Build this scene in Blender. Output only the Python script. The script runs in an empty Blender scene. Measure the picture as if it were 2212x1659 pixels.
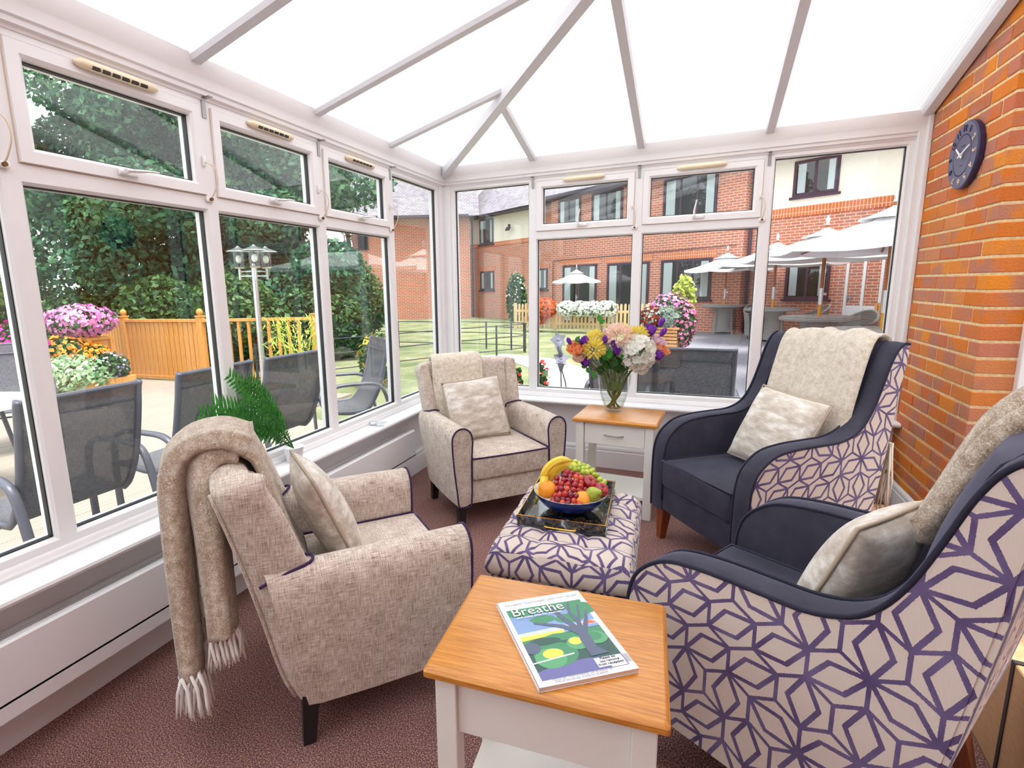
import bpy, bmesh, math, random
import numpy as np
from mathutils import Vector, Matrix, Euler
random.seed(7); rng = np.random.default_rng(7)
R = math.radians
scene = bpy.context.scene
COL = scene.collection

# ------------------------------------------------------------------ camera
CAM = np.array([1.9405, -4.0283, 1.4036]); FPX = 1135.88; CX = 1006.06; CY = 819.83
YAW, PITCH, ROLL = 0.4134, -0.1743, -0.0206
def cam_axes():
    cy, sy, cp, sp = math.cos(YAW), math.sin(YAW), math.cos(PITCH), math.sin(PITCH)
    f = np.array([-sy*cp, cy*cp, sp]); r = np.array([cy, sy, 0.]); u = np.cross(r, f)
    cr, sr = math.cos(ROLL), math.sin(ROLL)
    return cr*r+sr*u, -sr*r+cr*u, f
cr_, cu_, cf_ = cam_axes()
cam = bpy.data.cameras.new('camera'); camo = bpy.data.objects.new('camera', cam); COL.objects.link(camo)
cam.sensor_fit = 'HORIZONTAL'; cam.sensor_width = 36.0; cam.lens = FPX/2212*36
cam.shift_x = (1106-CX)/2212; cam.shift_y = (CY-829.5)/2212; cam.clip_start = .02; cam.clip_end = 300
camo.matrix_world = Matrix(((cr_[0], cu_[0], -cf_[0], CAM[0]), (cr_[1], cu_[1], -cf_[1], CAM[1]), (cr_[2], cu_[2], -cf_[2], CAM[2]), (0, 0, 0, 1)))
scene.camera = camo

# ------------------------------------------------------------------ light: bright hazy overcast sky and a very soft sun
w = bpy.data.worlds.new('sky'); scene.world = w; w.use_nodes = True
bg = w.node_tree.nodes['Background']; bg.inputs[0].default_value = (.90, .95, 1.0, 1); bg.inputs[1].default_value = 1.0
sl = bpy.data.lights.new('sun', 'SUN'); sl.energy = 2.6; sl.angle = R(28); sl.color = (1, .95, .88)
so = bpy.data.objects.new('sun', sl); COL.objects.link(so); so.rotation_euler = (R(6), R(17), 0)
scene.view_settings.view_transform = 'Standard'; scene.view_settings.look = 'None'
scene.view_settings.exposure = 1.5; scene.view_settings.gamma = 1.0; scene.view_settings.use_curve_mapping = False

# ------------------------------------------------------------------ placing helpers (a point of the place from a sight line and a real plane)
def ray(x, y): return cr_*((x-CX)/FPX) + cu_*((CY-y)/FPX) + cf_
def on_plane(x, y, p0, n):
    d = ray(x, y); n = np.array(n, float); t = ((np.array(p0, float)-CAM)@n)/(d@n); return CAM+t*d
def at_depth(x, y, d): return CAM+ray(x, y)*d
def on_z(x, y, z): return on_plane(x, y, (0, 0, z), (0, 0, 1))

# ------------------------------------------------------------------ material helpers
class NT:
    def __init__(s, name):
        s.m = bpy.data.materials.new(name); s.m.use_nodes = True; s.t = s.m.node_tree
        s.b = s.t.nodes['Principled BSDF']; s.o = s.t.nodes['Material Output']
    def n(s, ty, **kw):
        k = s.t.nodes.new(ty)
        for a, v in kw.items(): setattr(k, a, v)
        return k
    def put(s, sock, v):
        if isinstance(v, bpy.types.NodeSocket): s.t.links.new(v, sock)
        elif v is not None:
            if isinstance(v, (tuple, list)) and len(v) == 3 and sock.type == 'RGBA': v = (*v, 1)
            sock.default_value = v
    def math(s, op, a, b=None, c=None):
        k = s.n('ShaderNodeMath', operation=op)
        for i, v in enumerate((a, b, c)):
            if v is not None: s.put(k.inputs[i], v)
        return k.outputs[0]
    def vm(s, op, a, b=None, out=0):
        k = s.n('ShaderNodeVectorMath', operation=op); s.put(k.inputs[0], a)
        if b is not None: s.put(k.inputs[3 if op == 'SCALE' else 1], b)
        return k.outputs[out]
    def uv(s, sc=(1, 1, 1)):
        c = s.n('ShaderNodeTexCoord'); mp = s.n('ShaderNodeMapping'); s.t.links.new(c.outputs['UV'], mp.inputs[0]); mp.inputs['Scale'].default_value = sc; return mp.outputs[0]
    def ob(s, sc=(1, 1, 1), rot=(0, 0, 0)):
        c = s.n('ShaderNodeTexCoord'); mp = s.n('ShaderNodeMapping'); s.t.links.new(c.outputs['Object'], mp.inputs[0]); mp.inputs['Scale'].default_value = sc; mp.inputs['Rotation'].default_value = rot; return mp.outputs[0]
    def noise(s, vec, sc, det=3, rough=.5, out=0):
        k = s.n('ShaderNodeTexNoise'); s.t.links.new(vec, k.inputs['Vector']); k.inputs['Scale'].default_value = sc; k.inputs['Detail'].default_value = det; k.inputs['Roughness'].default_value = rough; return k.outputs[out]
    def ramp(s, fac, stops, interp='LINEAR'):
        k = s.n('ShaderNodeValToRGB'); k.color_ramp.interpolation = interp; e = k.color_ramp.elements
        while len(e) < len(stops): e.new(.5)
        for i, (p, c) in enumerate(stops):
            e[i].position = p; e[i].color = (*c, 1) if len(c) == 3 else c
        s.put(k.inputs[0], fac); return k.outputs[0]
    def mix(s, f, a, b, ty='MIX'):
        k = s.n('ShaderNodeMix', data_type='RGBA', blend_type=ty); s.put(k.inputs[0], f); s.put(k.inputs[6], a); s.put(k.inputs[7], b); return k.outputs[2]
    def bump(s, h, st=.3, dist=.01):
        k = s.n('ShaderNodeBump'); k.inputs['Strength'].default_value = st; k.inputs['Distance'].default_value = dist; s.put(k.inputs['Height'], h); s.t.links.new(k.outputs[0], s.b.inputs['Normal'])
    def set(s, col=None, rough=None, metal=None, spec=None, sheen=None, coat=None):
        for nm, v in (('Base Color', col), ('Roughness', rough), ('Metallic', metal), ('Specular IOR Level', spec), ('Sheen Weight', sheen), ('Coat Weight', coat)):
            if v is not None: s.put(s.b.inputs[nm], v)
        return s
def sr(r, g, b):
    f = lambda c: c/12.92 if c <= .04045 else ((c+.055)/1.055)**2.4
    return (f(r/255), f(g/255), f(b/255))
MT = {}
def plain(name, col, rough=.5, metal=0, var=0, sc=8, spec=None, sheen=None, coat=None):
    k = NT(name); c = col
    if var:
        c = k.ramp(k.noise(k.ob(), sc, 4), [(.3, tuple(v*(1-var) for v in col)), (.7, tuple(min(1, v*(1+var)) for v in col))])
    k.set(c, rough, metal, spec, sheen, coat); MT[name] = k.m; return k.m

# ------------------------------------------------------------------ mesh helpers
class MB:
    def __init__(s): s.v = []; s.f = []
    def add(s, vs, fs):
        o = len(s.v); s.v += [tuple(map(float, p)) for p in vs]; s.f += [tuple(i+o for i in f) for f in fs]; return s
    def box(s, c, d, bev=0., rot=None, taper=None):
        x, y, z = d[0]/2, d[1]/2, d[2]/2
        if bev > 0:
            bm = bmesh.new(); bmesh.ops.create_cube(bm, size=1)
            for v in bm.verts: v.co = Vector((v.co.x*2*x, v.co.y*2*y, v.co.z*2*z))
            bmesh.ops.bevel(bm, geom=bm.edges[:], offset=min(bev, .49*min(d)), segments=2, affect='EDGES', profile=.5)
            bm.verts.index_update(); vs = [v.co.copy() for v in bm.verts]; fs = [[v.index for v in f.verts] for f in bm.faces]; bm.free()
        else:
            vs = [Vector(p) for p in ((-x, -y, -z), (x, -y, -z), (x, y, -z), (-x, y, -z), (-x, -y, z), (x, -y, z), (x, y, z), (-x, y, z))]
            fs = [(0, 3, 2, 1), (4, 5, 6, 7), (0, 1, 5, 4), (1, 2, 6, 5), (2, 3, 7, 6), (3, 0, 4, 7)]
        if taper:
            for v in vs:
                k = 1+(taper-1)*(.5-v.z/d[2]); v.x *= k; v.y *= k
        if rot is not None:
            m = rot if isinstance(rot, Matrix) else Euler(rot).to_matrix(); vs = [m@v for v in vs]
        return s.add([(v.x+c[0], v.y+c[1], v.z+c[2]) for v in vs], fs)
    def bb(s, x0, x1, y0, y1, z0, z1, bev=0.): return s.box(((x0+x1)/2, (y0+y1)/2, (z0+z1)/2), (abs(x1-x0), abs(y1-y0), abs(z1-z0)), bev)
    def loft(s, rings, caps=(True, True), closed=True):
        n = len(rings[0]); vs = [p for r in rings for p in r]; fs = []
        for i in range(len(rings)-1):
            for j in range(n if closed else n-1):
                a, b = i*n+j, i*n+(j+1) % n; fs.append((a, b, b+n, a+n))
        if caps[0]: fs.append(tuple(reversed(range(n))))
        if caps[1]: fs.append(tuple(range((len(rings)-1)*n, len(rings)*n)))
        return s.add(vs, fs)
    def tube(s, path, r, n=8, caps=True, closed=False, flat=1.0):
        P = [np.array(p, float) for p in path]; m = len(P); rr = r if hasattr(r, '__len__') else [r]*m
        rings = []; prev = None
        for i in range(m):
            a = P[(i-1) % m] if closed else P[max(i-1, 0)]; b = P[(i+1) % m] if closed else P[min(i+1, m-1)]
            t = b-a; t = t/(np.linalg.norm(t)+1e-12)
            if prev is None:
                up = np.array([0, 0, 1.]) if abs(t[2]) < .9 else np.array([1., 0, 0])
                u = np.cross(t, up)
            else: u = prev-t*(prev@t)
            u = u/(np.linalg.norm(u)+1e-12); prev = u; v = np.cross(t, u)
            rings.append([P[i]+rr[i]*(math.cos(q)*u+flat*math.sin(q)*v) for q in (2*math.pi*k/n for k in range(n))])
        if closed: rings.append(rings[0]); caps = False
        return s.loft(rings, (caps, caps))
    def cyl(s, a, b, r0, r1=None, n=16): return s.tube([a, b], [r0, r0 if r1 is None else r1], n)
    def lathe(s, prof, c=(0, 0, 0), n=32, sc=(1, 1), caps=(True, True)):
        return s.loft([[(c[0]+sc[0]*r*math.cos(2*math.pi*k/n), c[1]+sc[1]*r*math.sin(2*math.pi*k/n), c[2]+z) for k in range(n)] for r, z in prof], caps)
    def ell(s, c, r, nu=12, nv=8, rot=None):
        rings = []
        for i in range(nv+1):
            t = math.pi*i/nv; q = max(math.sin(t), .02)
            rings.append([(r[0]*q*math.cos(2*math.pi*k/nu), r[1]*q*math.sin(2*math.pi*k/nu), -r[2]*math.cos(t)) for k in range(nu)])
        if rot is not None:
            m = rot if isinstance(rot, Matrix) else Euler(rot).to_matrix(); rings = [[tuple(m@Vector(p)) for p in g] for g in rings]
        return s.loft([[(p[0]+c[0], p[1]+c[1], p[2]+c[2]) for p in g] for g in rings])
    def rectframe(s, x0, x1, z0, z1, prof):      # mitred frame in the xz plane; prof = [(inset, y)...] closed
        rings = [[(x0+o, y, z0+o), (x1-o, y, z0+o), (x1-o, y, z1-o), (x0+o, y, z1-o)] for o, y in prof]; rings.append(rings[0])
        return s.loft(rings, (False, False))
    def prism(s, poly, fn, d0, d1):              # polygon of 2-D points, fn(a, b, depth) -> 3-D
        n = len(poly); vs = [fn(a, b, d0) for a, b in poly]+[fn(a, b, d1) for a, b in poly]
        fs = [tuple(reversed(range(n))), tuple(range(n, 2*n))]+[(i, (i+1) % n, n+(i+1) % n, n+i) for i in range(n)]
        return s.add(vs, fs)
    def build(s, name, mat, parent=None, smooth=False, uvs=1.0, label=None, cat=None, group=None, kind=None, loc=None, rot=None, uvmode=None, sub=0):
        me = bpy.data.meshes.new(name); me.from_pydata(s.v, [], s.f); me.update()
        bm = bmesh.new(); bm.from_mesh(me); bmesh.ops.recalc_face_normals(bm, faces=bm.faces[:]) if len(s.f) < 60000 else None; bm.to_mesh(me); bm.free()
        boxuv(me, uvmode)
        if smooth:
            me.polygons.foreach_set('use_smooth', [True]*len(me.polygons))
            if smooth is not True: me.set_sharp_from_angle(angle=R(smooth))
        o = bpy.data.objects.new(name, me); COL.objects.link(o); o.parent = parent
        if mat is not None: me.materials.append(MT[mat] if isinstance(mat, str) else mat)
        if sub:
            q = o.modifiers.new('s', 'SUBSURF'); q.levels = q.render_levels = sub
        if loc is not None: o.location = loc
        if rot is not None: o.rotation_euler = rot
        return tag(o, label, cat, group, kind)
def boxuv(me, mode=None):
    nl = len(me.loops)
    if nl == 0: return
    co = np.empty(len(me.vertices)*3); me.vertices.foreach_get('co', co); co = co.reshape(-1, 3)
    li = np.empty(nl, dtype=np.int32); me.loops.foreach_get('vertex_index', li)
    lt = np.empty(len(me.polygons), dtype=np.int32); me.polygons.foreach_get('loop_total', lt)
    no = np.empty(len(me.polygons)*3); me.polygons.foreach_get('normal', no); no = np.abs(no.reshape(-1, 3))
    ax = np.argmax(no, axis=1)
    if mode is not None: ax[:] = mode
    ax = np.repeat(ax, lt); p = co[li]; uv = np.empty((nl, 2))
    uv[ax == 0] = p[ax == 0][:, [1, 2]]; uv[ax == 1] = p[ax == 1][:, [0, 2]]; uv[ax == 2] = p[ax == 2][:, [0, 1]]
    me.uv_layers.new(name='UVMap').data.foreach_set('uv', uv.ravel())
def tag(o, label=None, cat=None, group=None, kind=None):
    for k, v in (('label', label), ('category', cat), ('group', group), ('kind', kind)):
        if v: o[k] = v
    return o
def empty(name, loc=(0, 0, 0), rz=0, label=None, cat=None, group=None, kind=None):
    o = bpy.data.objects.new(name, None); COL.objects.link(o); o.location = loc; o.rotation_euler = (0, 0, rz); o.empty_display_size = .05
    return tag(o, label, cat, group, kind)
def clone(o, parent=None, name=None):
    c = o.copy(); COL.objects.link(c); c.parent = parent
    for ch in list(o.children): clone(ch, c)
    return c
def place(o, loc, rz=0, label=None, group=None):
    o.location = loc; o.rotation_euler = (0, 0, rz); return tag(o, label, None, group)
def text_mesh(body, size, mat, parent, name, M4, extr=.0003, align='CENTER'):
    cu = bpy.data.curves.new(name, 'FONT'); cu.body = body; cu.size = size; cu.extrude = extr; cu.align_x = align; cu.align_y = 'CENTER'; cu.resolution_u = 3
    t = bpy.data.objects.new('tmp', cu); COL.objects.link(t); dg = bpy.context.evaluated_depsgraph_get()
    me = bpy.data.meshes.new_from_object(t.evaluated_get(dg)); bpy.data.objects.remove(t); bpy.data.curves.remove(cu)
    me.transform(M4); me.materials.clear(); me.materials.append(MT[mat]); o = bpy.data.objects.new(name, me); COL.objects.link(o); o.parent = parent
    return o
def smoothpath(pts, n=6, closed=False):
    P = [np.array(p, float) for p in pts]; out = []; m = len(P)
    rngm = range(m if closed else m-1)
    for i in rngm:
        p0 = P[(i-1) % m] if closed or i > 0 else P[i]*2-P[i+1]; p1 = P[i]; p2 = P[(i+1) % m]; p3 = P[(i+2) % m] if closed or i+2 < m else p2*2-p1
        for k in range(n):
            t = k/n; out.append(.5*((2*p1)+(-p0+p2)*t+(2*p0-5*p1+4*p2-p3)*t*t+(-p0+3*p1-3*p2+p3)*t**3))
    if not closed: out.append(P[-1])
    return out

# ================================================================== materials of the room
plain('upvc', sr(236, 234, 235), .35, var=.015, sc=3); plain('upvc_inner', sr(228, 224, 226), .4)
plain('gasket', (.02, .018, .02), .6); plain('white_paint', sr(236, 235, 238), .45); plain('cream_plastic', sr(238, 222, 190), .4)
plain('steel', sr(150, 150, 150), .35, 1); plain('handle_white', sr(240, 238, 238), .3); plain('brass_dark', sr(120, 90, 60), .4, 1)
plain('rafter', sr(222, 222, 228), .4, var=.02, sc=4); plain('dark_slot', (.03, .025, .02), .8); plain('cable', sr(225, 205, 180), .5)
k = NT('glass'); fr = k.n('ShaderNodeFresnel'); ge = k.n('ShaderNodeNewGeometry')
k.put(fr.inputs[0], k.math('ADD', k.math('MULTIPLY', ge.outputs['Backfacing'], 1/1.5-1.5), 1.5))
tr = k.n('ShaderNodeBsdfTransparent'); tr.inputs[0].default_value = (.96, .985, .975, 1); gl = k.n('ShaderNodeBsdfGlossy'); gl.inputs['Roughness'].default_value = .0
ms = k.n('ShaderNodeMixShader'); k.t.links.new(fr.outputs[0], ms.inputs[0]); k.t.links.new(tr.outputs[0], ms.inputs[1]); k.t.links.new(gl.outputs[0], ms.inputs[2]); k.t.links.new(ms.outputs[0], k.o.inputs[0]); MT['glass'] = k.m
for nm, ax in (('polycarb_x', 1), ('polycarb_y', 0)):   # fluted twin-wall sheet: the internal webs are seen as fine lines
    k = NT(nm); c = k.n('ShaderNodeTexCoord'); sp = k.n('ShaderNodeSeparateXYZ'); k.t.links.new(c.outputs['Object'], sp.inputs[0])
    f = k.math('FRACT', k.math('MULTIPLY', sp.outputs[ax], 1/.016)); web = k.math('LESS_THAN', k.math('ABSOLUTE', k.math('SUBTRACT', f, .5)), .07)
    col = k.mix(web, (.93, .93, .94), (.34, .35, .37)); tl = k.n('ShaderNodeBsdfTranslucent'); k.put(tl.inputs[0], col)
    df = k.n('ShaderNodeBsdfDiffuse'); k.put(df.inputs[0], (.85, .85, .87)); ms = k.n('ShaderNodeMixShader'); ms.inputs[0].default_value = .18
    k.t.links.new(tl.outputs[0], ms.inputs[1]); k.t.links.new(df.outputs[0], ms.inputs[2]); k.t.links.new(ms.outputs[0], k.o.inputs[0]); MT[nm] = k.m
k = NT('carpet'); o = k.ob(); a = k.noise(o, 235, 2); b = k.noise(o, 4, 3)
c1 = k.ramp(a, [(.34, sr(54, 34, 42)), (.45, sr(106, 70, 74)), (.56, sr(164, 122, 108)), (.68, sr(222, 186, 150))])
k.set(k.mix(.25, c1, k.ramp(b, [(.3, sr(98, 66, 78)), (.7, sr(146, 110, 118))])), .95, spec=.1); k.bump(a, .5, .004); MT['carpet'] = k.m
k = NT('mortar'); a = k.noise(k.ob(), 60, 3); k.set(k.ramp(a, [(.3, sr(214, 180, 126)), (.7, sr(240, 216, 172))]), .95); k.bump(a, .4, .004); MT['mortar'] = k.m
k = NT('brick'); oi = k.n('ShaderNodeObjectInfo'); a = k.noise(k.vm('ADD', k.ob(), k.vm('SCALE', oi.outputs['Location'], 7.)), 5, 2); g = k.noise(k.ob(), 120, 3)
base = k.ramp(oi.outputs['Random'], [(0, sr(204, 108, 52)), (.2, sr(220, 128, 44)), (.35, sr(196, 112, 82)), (.5, sr(228, 140, 46)), (.65, sr(190, 128, 108)), (.78, sr(214, 116, 58)), (.9, sr(178, 106, 74)), (1, sr(232, 144, 50))])
k.set(k.mix(k.math('MULTIPLY', k.math('SUBTRACT', g, .3), .5), k.mix(k.ramp(a, [(.5, (0, 0, 0)), (.62, (.75, .75, .75))]), base, sr(176, 124, 112)), sr(156, 86, 46)), .9, spec=.2); k.bump(g, .6, .006); MT['brick'] = k.m
plain('brick_far', sr(176, 100, 66), .9, var=.15, sc=20)

# ================================================================== the room
ZF, ZE, X1, YE = .5626, 2.3405, 3.1174, -.9363
YBACK = -5.6
MB().bb(-.02, 3.4, YBACK, .02, -.06, 0).build('floor', 'carpet', kind='structure')
# dwarf walls
MB().bb(-.22, .012, YBACK, .22, -.3, .505).build('wall_left', 'white_paint', kind='structure')
MB().bb(.012, X1+.02, -.012, .22, -.3, .505).build('wall_back', 'white_paint', kind='structure')
MB().bb(-.22, 4.2, YBACK-.12, YBACK, -.06, 3.3).build('wall_rear', 'white_paint', kind='structure')
# sills with a rounded nose
def strip(name, prof, p0, p1, n, mat, **kw):     # extrude (d, z) profile: d measured along n from the line p0-p1
    m = MB(); m.loft([[(p[0]+d*n[0], p[1]+d*n[1], z) for d, z in prof] for p in (p0, p1)]); return m.build(name, mat, **kw)
sillp = [(0, .50), (0, .5301), (.128, .5301), (.139, .526), (.143, .517), (.139, .507), (.128, .502), (.03, .500)]
strip('trim_1', sillp, (.0, YBACK), (.0, 0), (1, 0), 'white_paint', smooth=40, kind='structure')
strip('trim_2', sillp, (.143, 0), (X1-.0, 0), (0, -1), 'white_paint', smooth=40, kind='structure')
mould = [(-.03, .528), (.02, .5305), (.021, .540), (.014, .549), (.013, .556), (.006, .563), (-.03, .563)]
strip('trim_3', mould, (0, YBACK), (0, 0), (1, 0), 'upvc', smooth=40, kind='structure')
strip('trim_4', mould, (0, 0), (X1, 0), (0, -1), 'upvc', smooth=40, kind='structure')
basep = [(0, 0), (.018, 0), (.018, .128), (.014, .134), (.014, .142), (.017, .146), (.015, .160), (.008, .168), (.006, .1713), (0, .1713)]
strip('baseboard_back', basep, (.012, -.012), (X1, -.012), (0, -1), 'white_paint', smooth=30, kind='structure')
strip('baseboard_left', basep, (.012, YBACK), (.012, -.012), (1, 0), 'white_paint', smooth=30, kind='structure')
strip('baseboard_right', basep, (X1, -.012), (X1, YE), (-1, 0), 'white_paint', smooth=30, kind='structure')
# eaves beam
eav = [(-.08, 2.195), (.004, 2.195), (.008, 2.206), (.020, 2.210), (.022, 2.226), (.030, 2.232), (.034, 2.268), (.036, 2.272), (.050, 2.315), (.054, 2.3405), (-.08, 2.3405)]
strip('trim_5', eav, (0, YBACK), (0, .0), (1, 0), 'upvc', smooth=25, kind='structure')
strip('trim_6', eav, (-.08, 0), (X1-.01, 0), (0, -1), 'upvc', smooth=25, kind='structure')
# corner post
MB().bb(-.08, .012, -.072, .0, ZF, 2.2, .004).bb(-.08, .072, -.012, .08, ZF, 2.2, .004).build('trim_7', 'upvc', kind='structure')
MB().bb(3.06, X1+.01, -.03, .07, .53, 2.33, .004).bb(3.095, X1, -.055, -.02, .53, 2.34, .004).build('trim_8', 'upvc', kind='structure')

FP = [(0, .07), (0, 0), (.026, 0), (.034, .010), (.036, .03), (.036, .07)]
SP = [(0, .06), (0, -.012), (.036, -.012), (.046, -.004), (.050, .02), (.050, .06)]
ZT = 1.781
def fixed_pane(root, x0, x1, z0, z1, y=.032):
    MB().rectframe(x0, x1, z0, z1, [(0, y-.010), (.005, y-.010), (.005, y+.012), (0, y+.012)]).build('gasket', 'gasket', root)
    MB().bb(x0, x1, y-.003, y+.003, z0, z1).build('pane', 'glass', root)
wn = [0]
def window(loc, rz, wd, opener, hx=None, bracket=True, lever_up=False):
    wn[0] += 1; root = empty('window_%d' % wn[0], loc, rz, kind='structure')
    if not opener:
        MB().rectframe(0, wd, ZF, 2.2, FP).build('frame', 'upvc', root); fixed_pane(root, .034, wd-.034, ZF+.034, 2.166)
    else:
        MB().rectframe(0, wd, ZF, ZT, FP).rectframe(0, wd, ZT, 2.2, FP).build('frame', 'upvc', root)
        fixed_pane(root, .034, wd-.034, ZF+.034, ZT-.034)
        sash = MB().rectframe(.030, wd-.030, 1.812, 2.168, SP).build('sash', 'upvc', root)
        MB().rectframe(.027, wd-.027, 1.809, 2.171, [(0, .002), (.004, .002), (.004, -.001), (0, -.001)]).build('seal', 'cable', sash)
        fixed_pane(sash, .078, wd-.078, 1.860, 2.120, .024)
        h = MB(); hc = wd/2 if hx is None else hx
        h.box((hc-.005, -.016, 1.838), (.075, .012, .026), .005).cyl((hc-.03, -.02, 1.838), (hc-.03, -.042, 1.838), .010)
        if lever_up: h.tube([(hc-.03, -.045, 1.838), (hc-.031, -.052, 1.875), (hc-.025, -.050, 1.91), (hc-.018, -.045, 1.945)], [.012, .011, .008, .006], 8, flat=.6)
        else: h.tube([(hc-.03, -.045, 1.838), (hc+.01, -.052, 1.842), (hc+.05, -.050, 1.848), (hc+.095, -.045, 1.852)], [.012, .011, .008, .006], 8, flat=.6)
        h.build('handle', 'handle_white', sash, smooth=50)
        v = empty('trickle_vent'); v.parent = root
        m = MB(); c0, c1, zv = wd*.5-.15, wd*.5+.15, 2.163
        m.tube([(c0, -.018, zv), (c0+.02, -.024, zv), (c1-.02, -.024, zv), (c1, -.018, zv)], [.006, .016, .016, .006], 10, flat=1.0); m.build('vent_cover', 'cream_plastic', v, smooth=50)
        m = MB()
        for q in range(0 if lever_up else 6): m.bb(c0+.05+q*.034, c0+.075+q*.034, -.041, -.02, zv-.013, zv-.003)
        if not lever_up: m.build('slot', 'dark_slot', v)
        m = MB(); xr = wd-.040
        m.box((xr, -.018, 1.945), (.012, .012, .045), .004).box((xr+.02, -.008, 1.794), (.038, .012, .022), .006)
        r = m.build('window_restrictor', 'handle_white', root, smooth=40)
        MB().tube(smoothpath([(xr, -.026, 1.94), (xr+.022, -.05, 1.92), (xr+.03, -.055, 1.87), (xr+.024, -.035, 1.82), (xr+.02, -.016, 1.797)], 4), .0028, 6).build('restrictor_cable', 'cable', r, smooth=True)
        MB().cyl((xr+.02, -.012, 1.794), (xr+.02, -.024, 1.794), .007, n=10).build('lock', 'brass_dark', r)
    if bracket:
        MB().bb(-.010, .010, -.004, 0, 2.125, 2.205).bb(-.010, .010, -.05, 0, 2.201, 2.205).build('bracket', 'steel', root)
# left wall, seen from the room; windows run from behind the viewer to the corner
for y0, y1, op in ((-5.25, -4.51, True), (-4.51, -3.77, True), (-3.77, -3.03, True), (-3.03, -2.287, True), (-2.287, -1.547, True), (-1.547, -.807, True), (-.807, -.072, False)):
    window((0, y0, 0), R(90), y1-y0, op)
for x0, x1, op in ((.072, .76, False), (.76, 1.528, True), (1.528, 2.32, True), (2.32, 3.06, False)):
    window((x0, 0, 0), 0, x1-x0, op, bracket=x0 > .1, lever_up=True)
# ------------------------------------------------------------------ radiator in a casing under the left sill
rd = empty('radiator', (0.012, -3.6, 0), 0, 'long white panel radiator casing under the left window sill', 'radiator')
MB().bb(.0, .138, -.9, 2.74, .225, .232).loft([[(.112, y, .175), (.138, y, .175), (.138, y, .405), (.130, y, .411), (.112, y, .411)] for y in (-.9, 2.74)]).build('front_panel', 'white_paint', rd)
MB().bb(.004, .112, -.9, 2.74, .375, .380).build('top_ledge', 'white_paint', rd)
k = NT('grille'); sp = k.n('ShaderNodeSeparateXYZ'); k.t.links.new(k.uv(), sp.inputs[0])
fx = k.math('FRACT', k.math('MULTIPLY', sp.outputs[0], 140)); fy = k.math('FRACT', k.math('MULTIPLY', sp.outputs[1], 140))
d = k.math('ADD', k.math('POWER', k.math('SUBTRACT', fx, .5), 2.), k.math('POWER', k.math('SUBTRACT', fy, .5), 2.))
k.set(k.mix(k.math('LESS_THAN', d, .07), sr(228, 226, 228), (.08, .08, .09)), .5); MT['grille'] = k.m
MB().bb(.045, .112, -.9, 2.62, .380, .386).build('grille', 'grille', rd)
# ------------------------------------------------------------------ brick wall on the right, with the end of a doorway
wr = MB().bb(X1+.0045, X1+.14, YE+.0045, .3, 0, 3.0).build('wall_right', 'mortar', kind='structure')
bmesh_cache = {}
def brickmesh(L):
    if L not in bmesh_cache:
        bm = bmesh.new(); bmesh.ops.create_cube(bm, size=1)
        for v in bm.verts: v.co = Vector((v.co.x*.142, v.co.y*(L-.002), v.co.z*.0625))
        bmesh.ops.bevel(bm, geom=bm.edges[:], offset=.003, segments=1, affect='EDGES')
        me = bpy.data.meshes.new('brick'); bm.to_mesh(me); bm.free(); me.materials.append(MT['brick']); boxuv(me); bmesh_cache[L] = me
    return bmesh_cache[L]
kz = 0; z = .0631+.0375
while z < 2.78:
    y = YE; first = True; row = kz % 2
    while y < -.03:
        L = .1025 if (first and row) else .215
        L = min(L, -.006-y) if y+L > -.006 else L
        L = round(L, 4)
        if L > .02:
            b = bpy.data.objects.new('brick', brickmesh(L)); COL.objects.link(b); b.parent = wr
            b.location = (X1+.071+random.uniform(-.0015, .0015), y+L/2, z+.0005*random.uniform(-1, 1)); b.rotation_euler = (0, 0, random.uniform(-.006, .006))
        y += L+.010; first = False
    z += .075; kz += 1
MB().bb(X1+.008, X1+.25, YE, -3.1, 2.55, 3.3).bb(X1+.008, X1+.25, YBACK, -3.1, 0, 3.3).build('wall_right_far', 'brick_far', kind='structure')
dr = empty('door_1', (X1+.12, YE-.002, 0), 0, kind='structure')
MB().bb(.0, .08, .03, .10, 0, 2.55, .004).bb(.02, .07, -.03, .035, 0, 2.55, .004).bb(0, .07, -2.1, .0, 2.47, 2.55).build('door_frame', 'upvc', dr)
MB().bb(.045, .051, -1.0, -.03, .1, 2.47).build('pane', 'glass', dr)
MB().bb(.02, .07, -1.0, -.03, 0, .1).bb(.02, .07, -1.06, -1.0, 0, 2.47).build('door_leaf', 'upvc', dr)
MB().bb(X1+.5, X1+1.6, YBACK, .6, -.05, 0).build('floor_beyond', 'carpet', kind='structure')
MB().bb(X1+1.6, X1+1.7, YBACK, .6, -.05, 3.0).build('wall_far', 'white_paint', kind='structure')
# ------------------------------------------------------------------ roof
SL = .272; ceil = empty('ceiling', kind='structure')
zl = lambda x: 2.345+SL*(x-.054)
LY = [-.863, -1.60, -2.345, -3.085, -3.83, -4.57, YBACK]; BX = [.772, 1.538, 2.307, 3.117]
def roofpoly(poly, zf, mat):
    MB().prism(poly, lambda a, b, d: (a, b, zf(a, b)+d), .012, .037).build('roof_panel', mat, ceil)
e = -.12
ly = [-e]+LY
for i in range(len(LY)):
    a, b = (ly[i], ly[i+1])
    if b >= -X1: p = [(e, a), (e, b), (-b, b), (max(-a, e), a)]
    elif a > -X1: p = [(e, a), (e, b), (X1, b), (X1, -X1), (-a, a)]
    else: p = [(e, a), (e, b), (X1, b), (X1, a)]
    if i == 0: p = [(e, -e), (e, b), (-b, b)]
    roofpoly(p, lambda x, y: zl(x), 'polycarb_x')
bx = [e]+BX
for i in range(len(BX)):
    a, b = bx[i], bx[i+1]
    p = [(e, -e), (b, -e), (b, -b)] if i == 0 else [(a, -e), (b, -e), (b, -b), (a, -a)]
    roofpoly(p, lambda x, y: zl(-y), 'polycarb_y')
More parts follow.
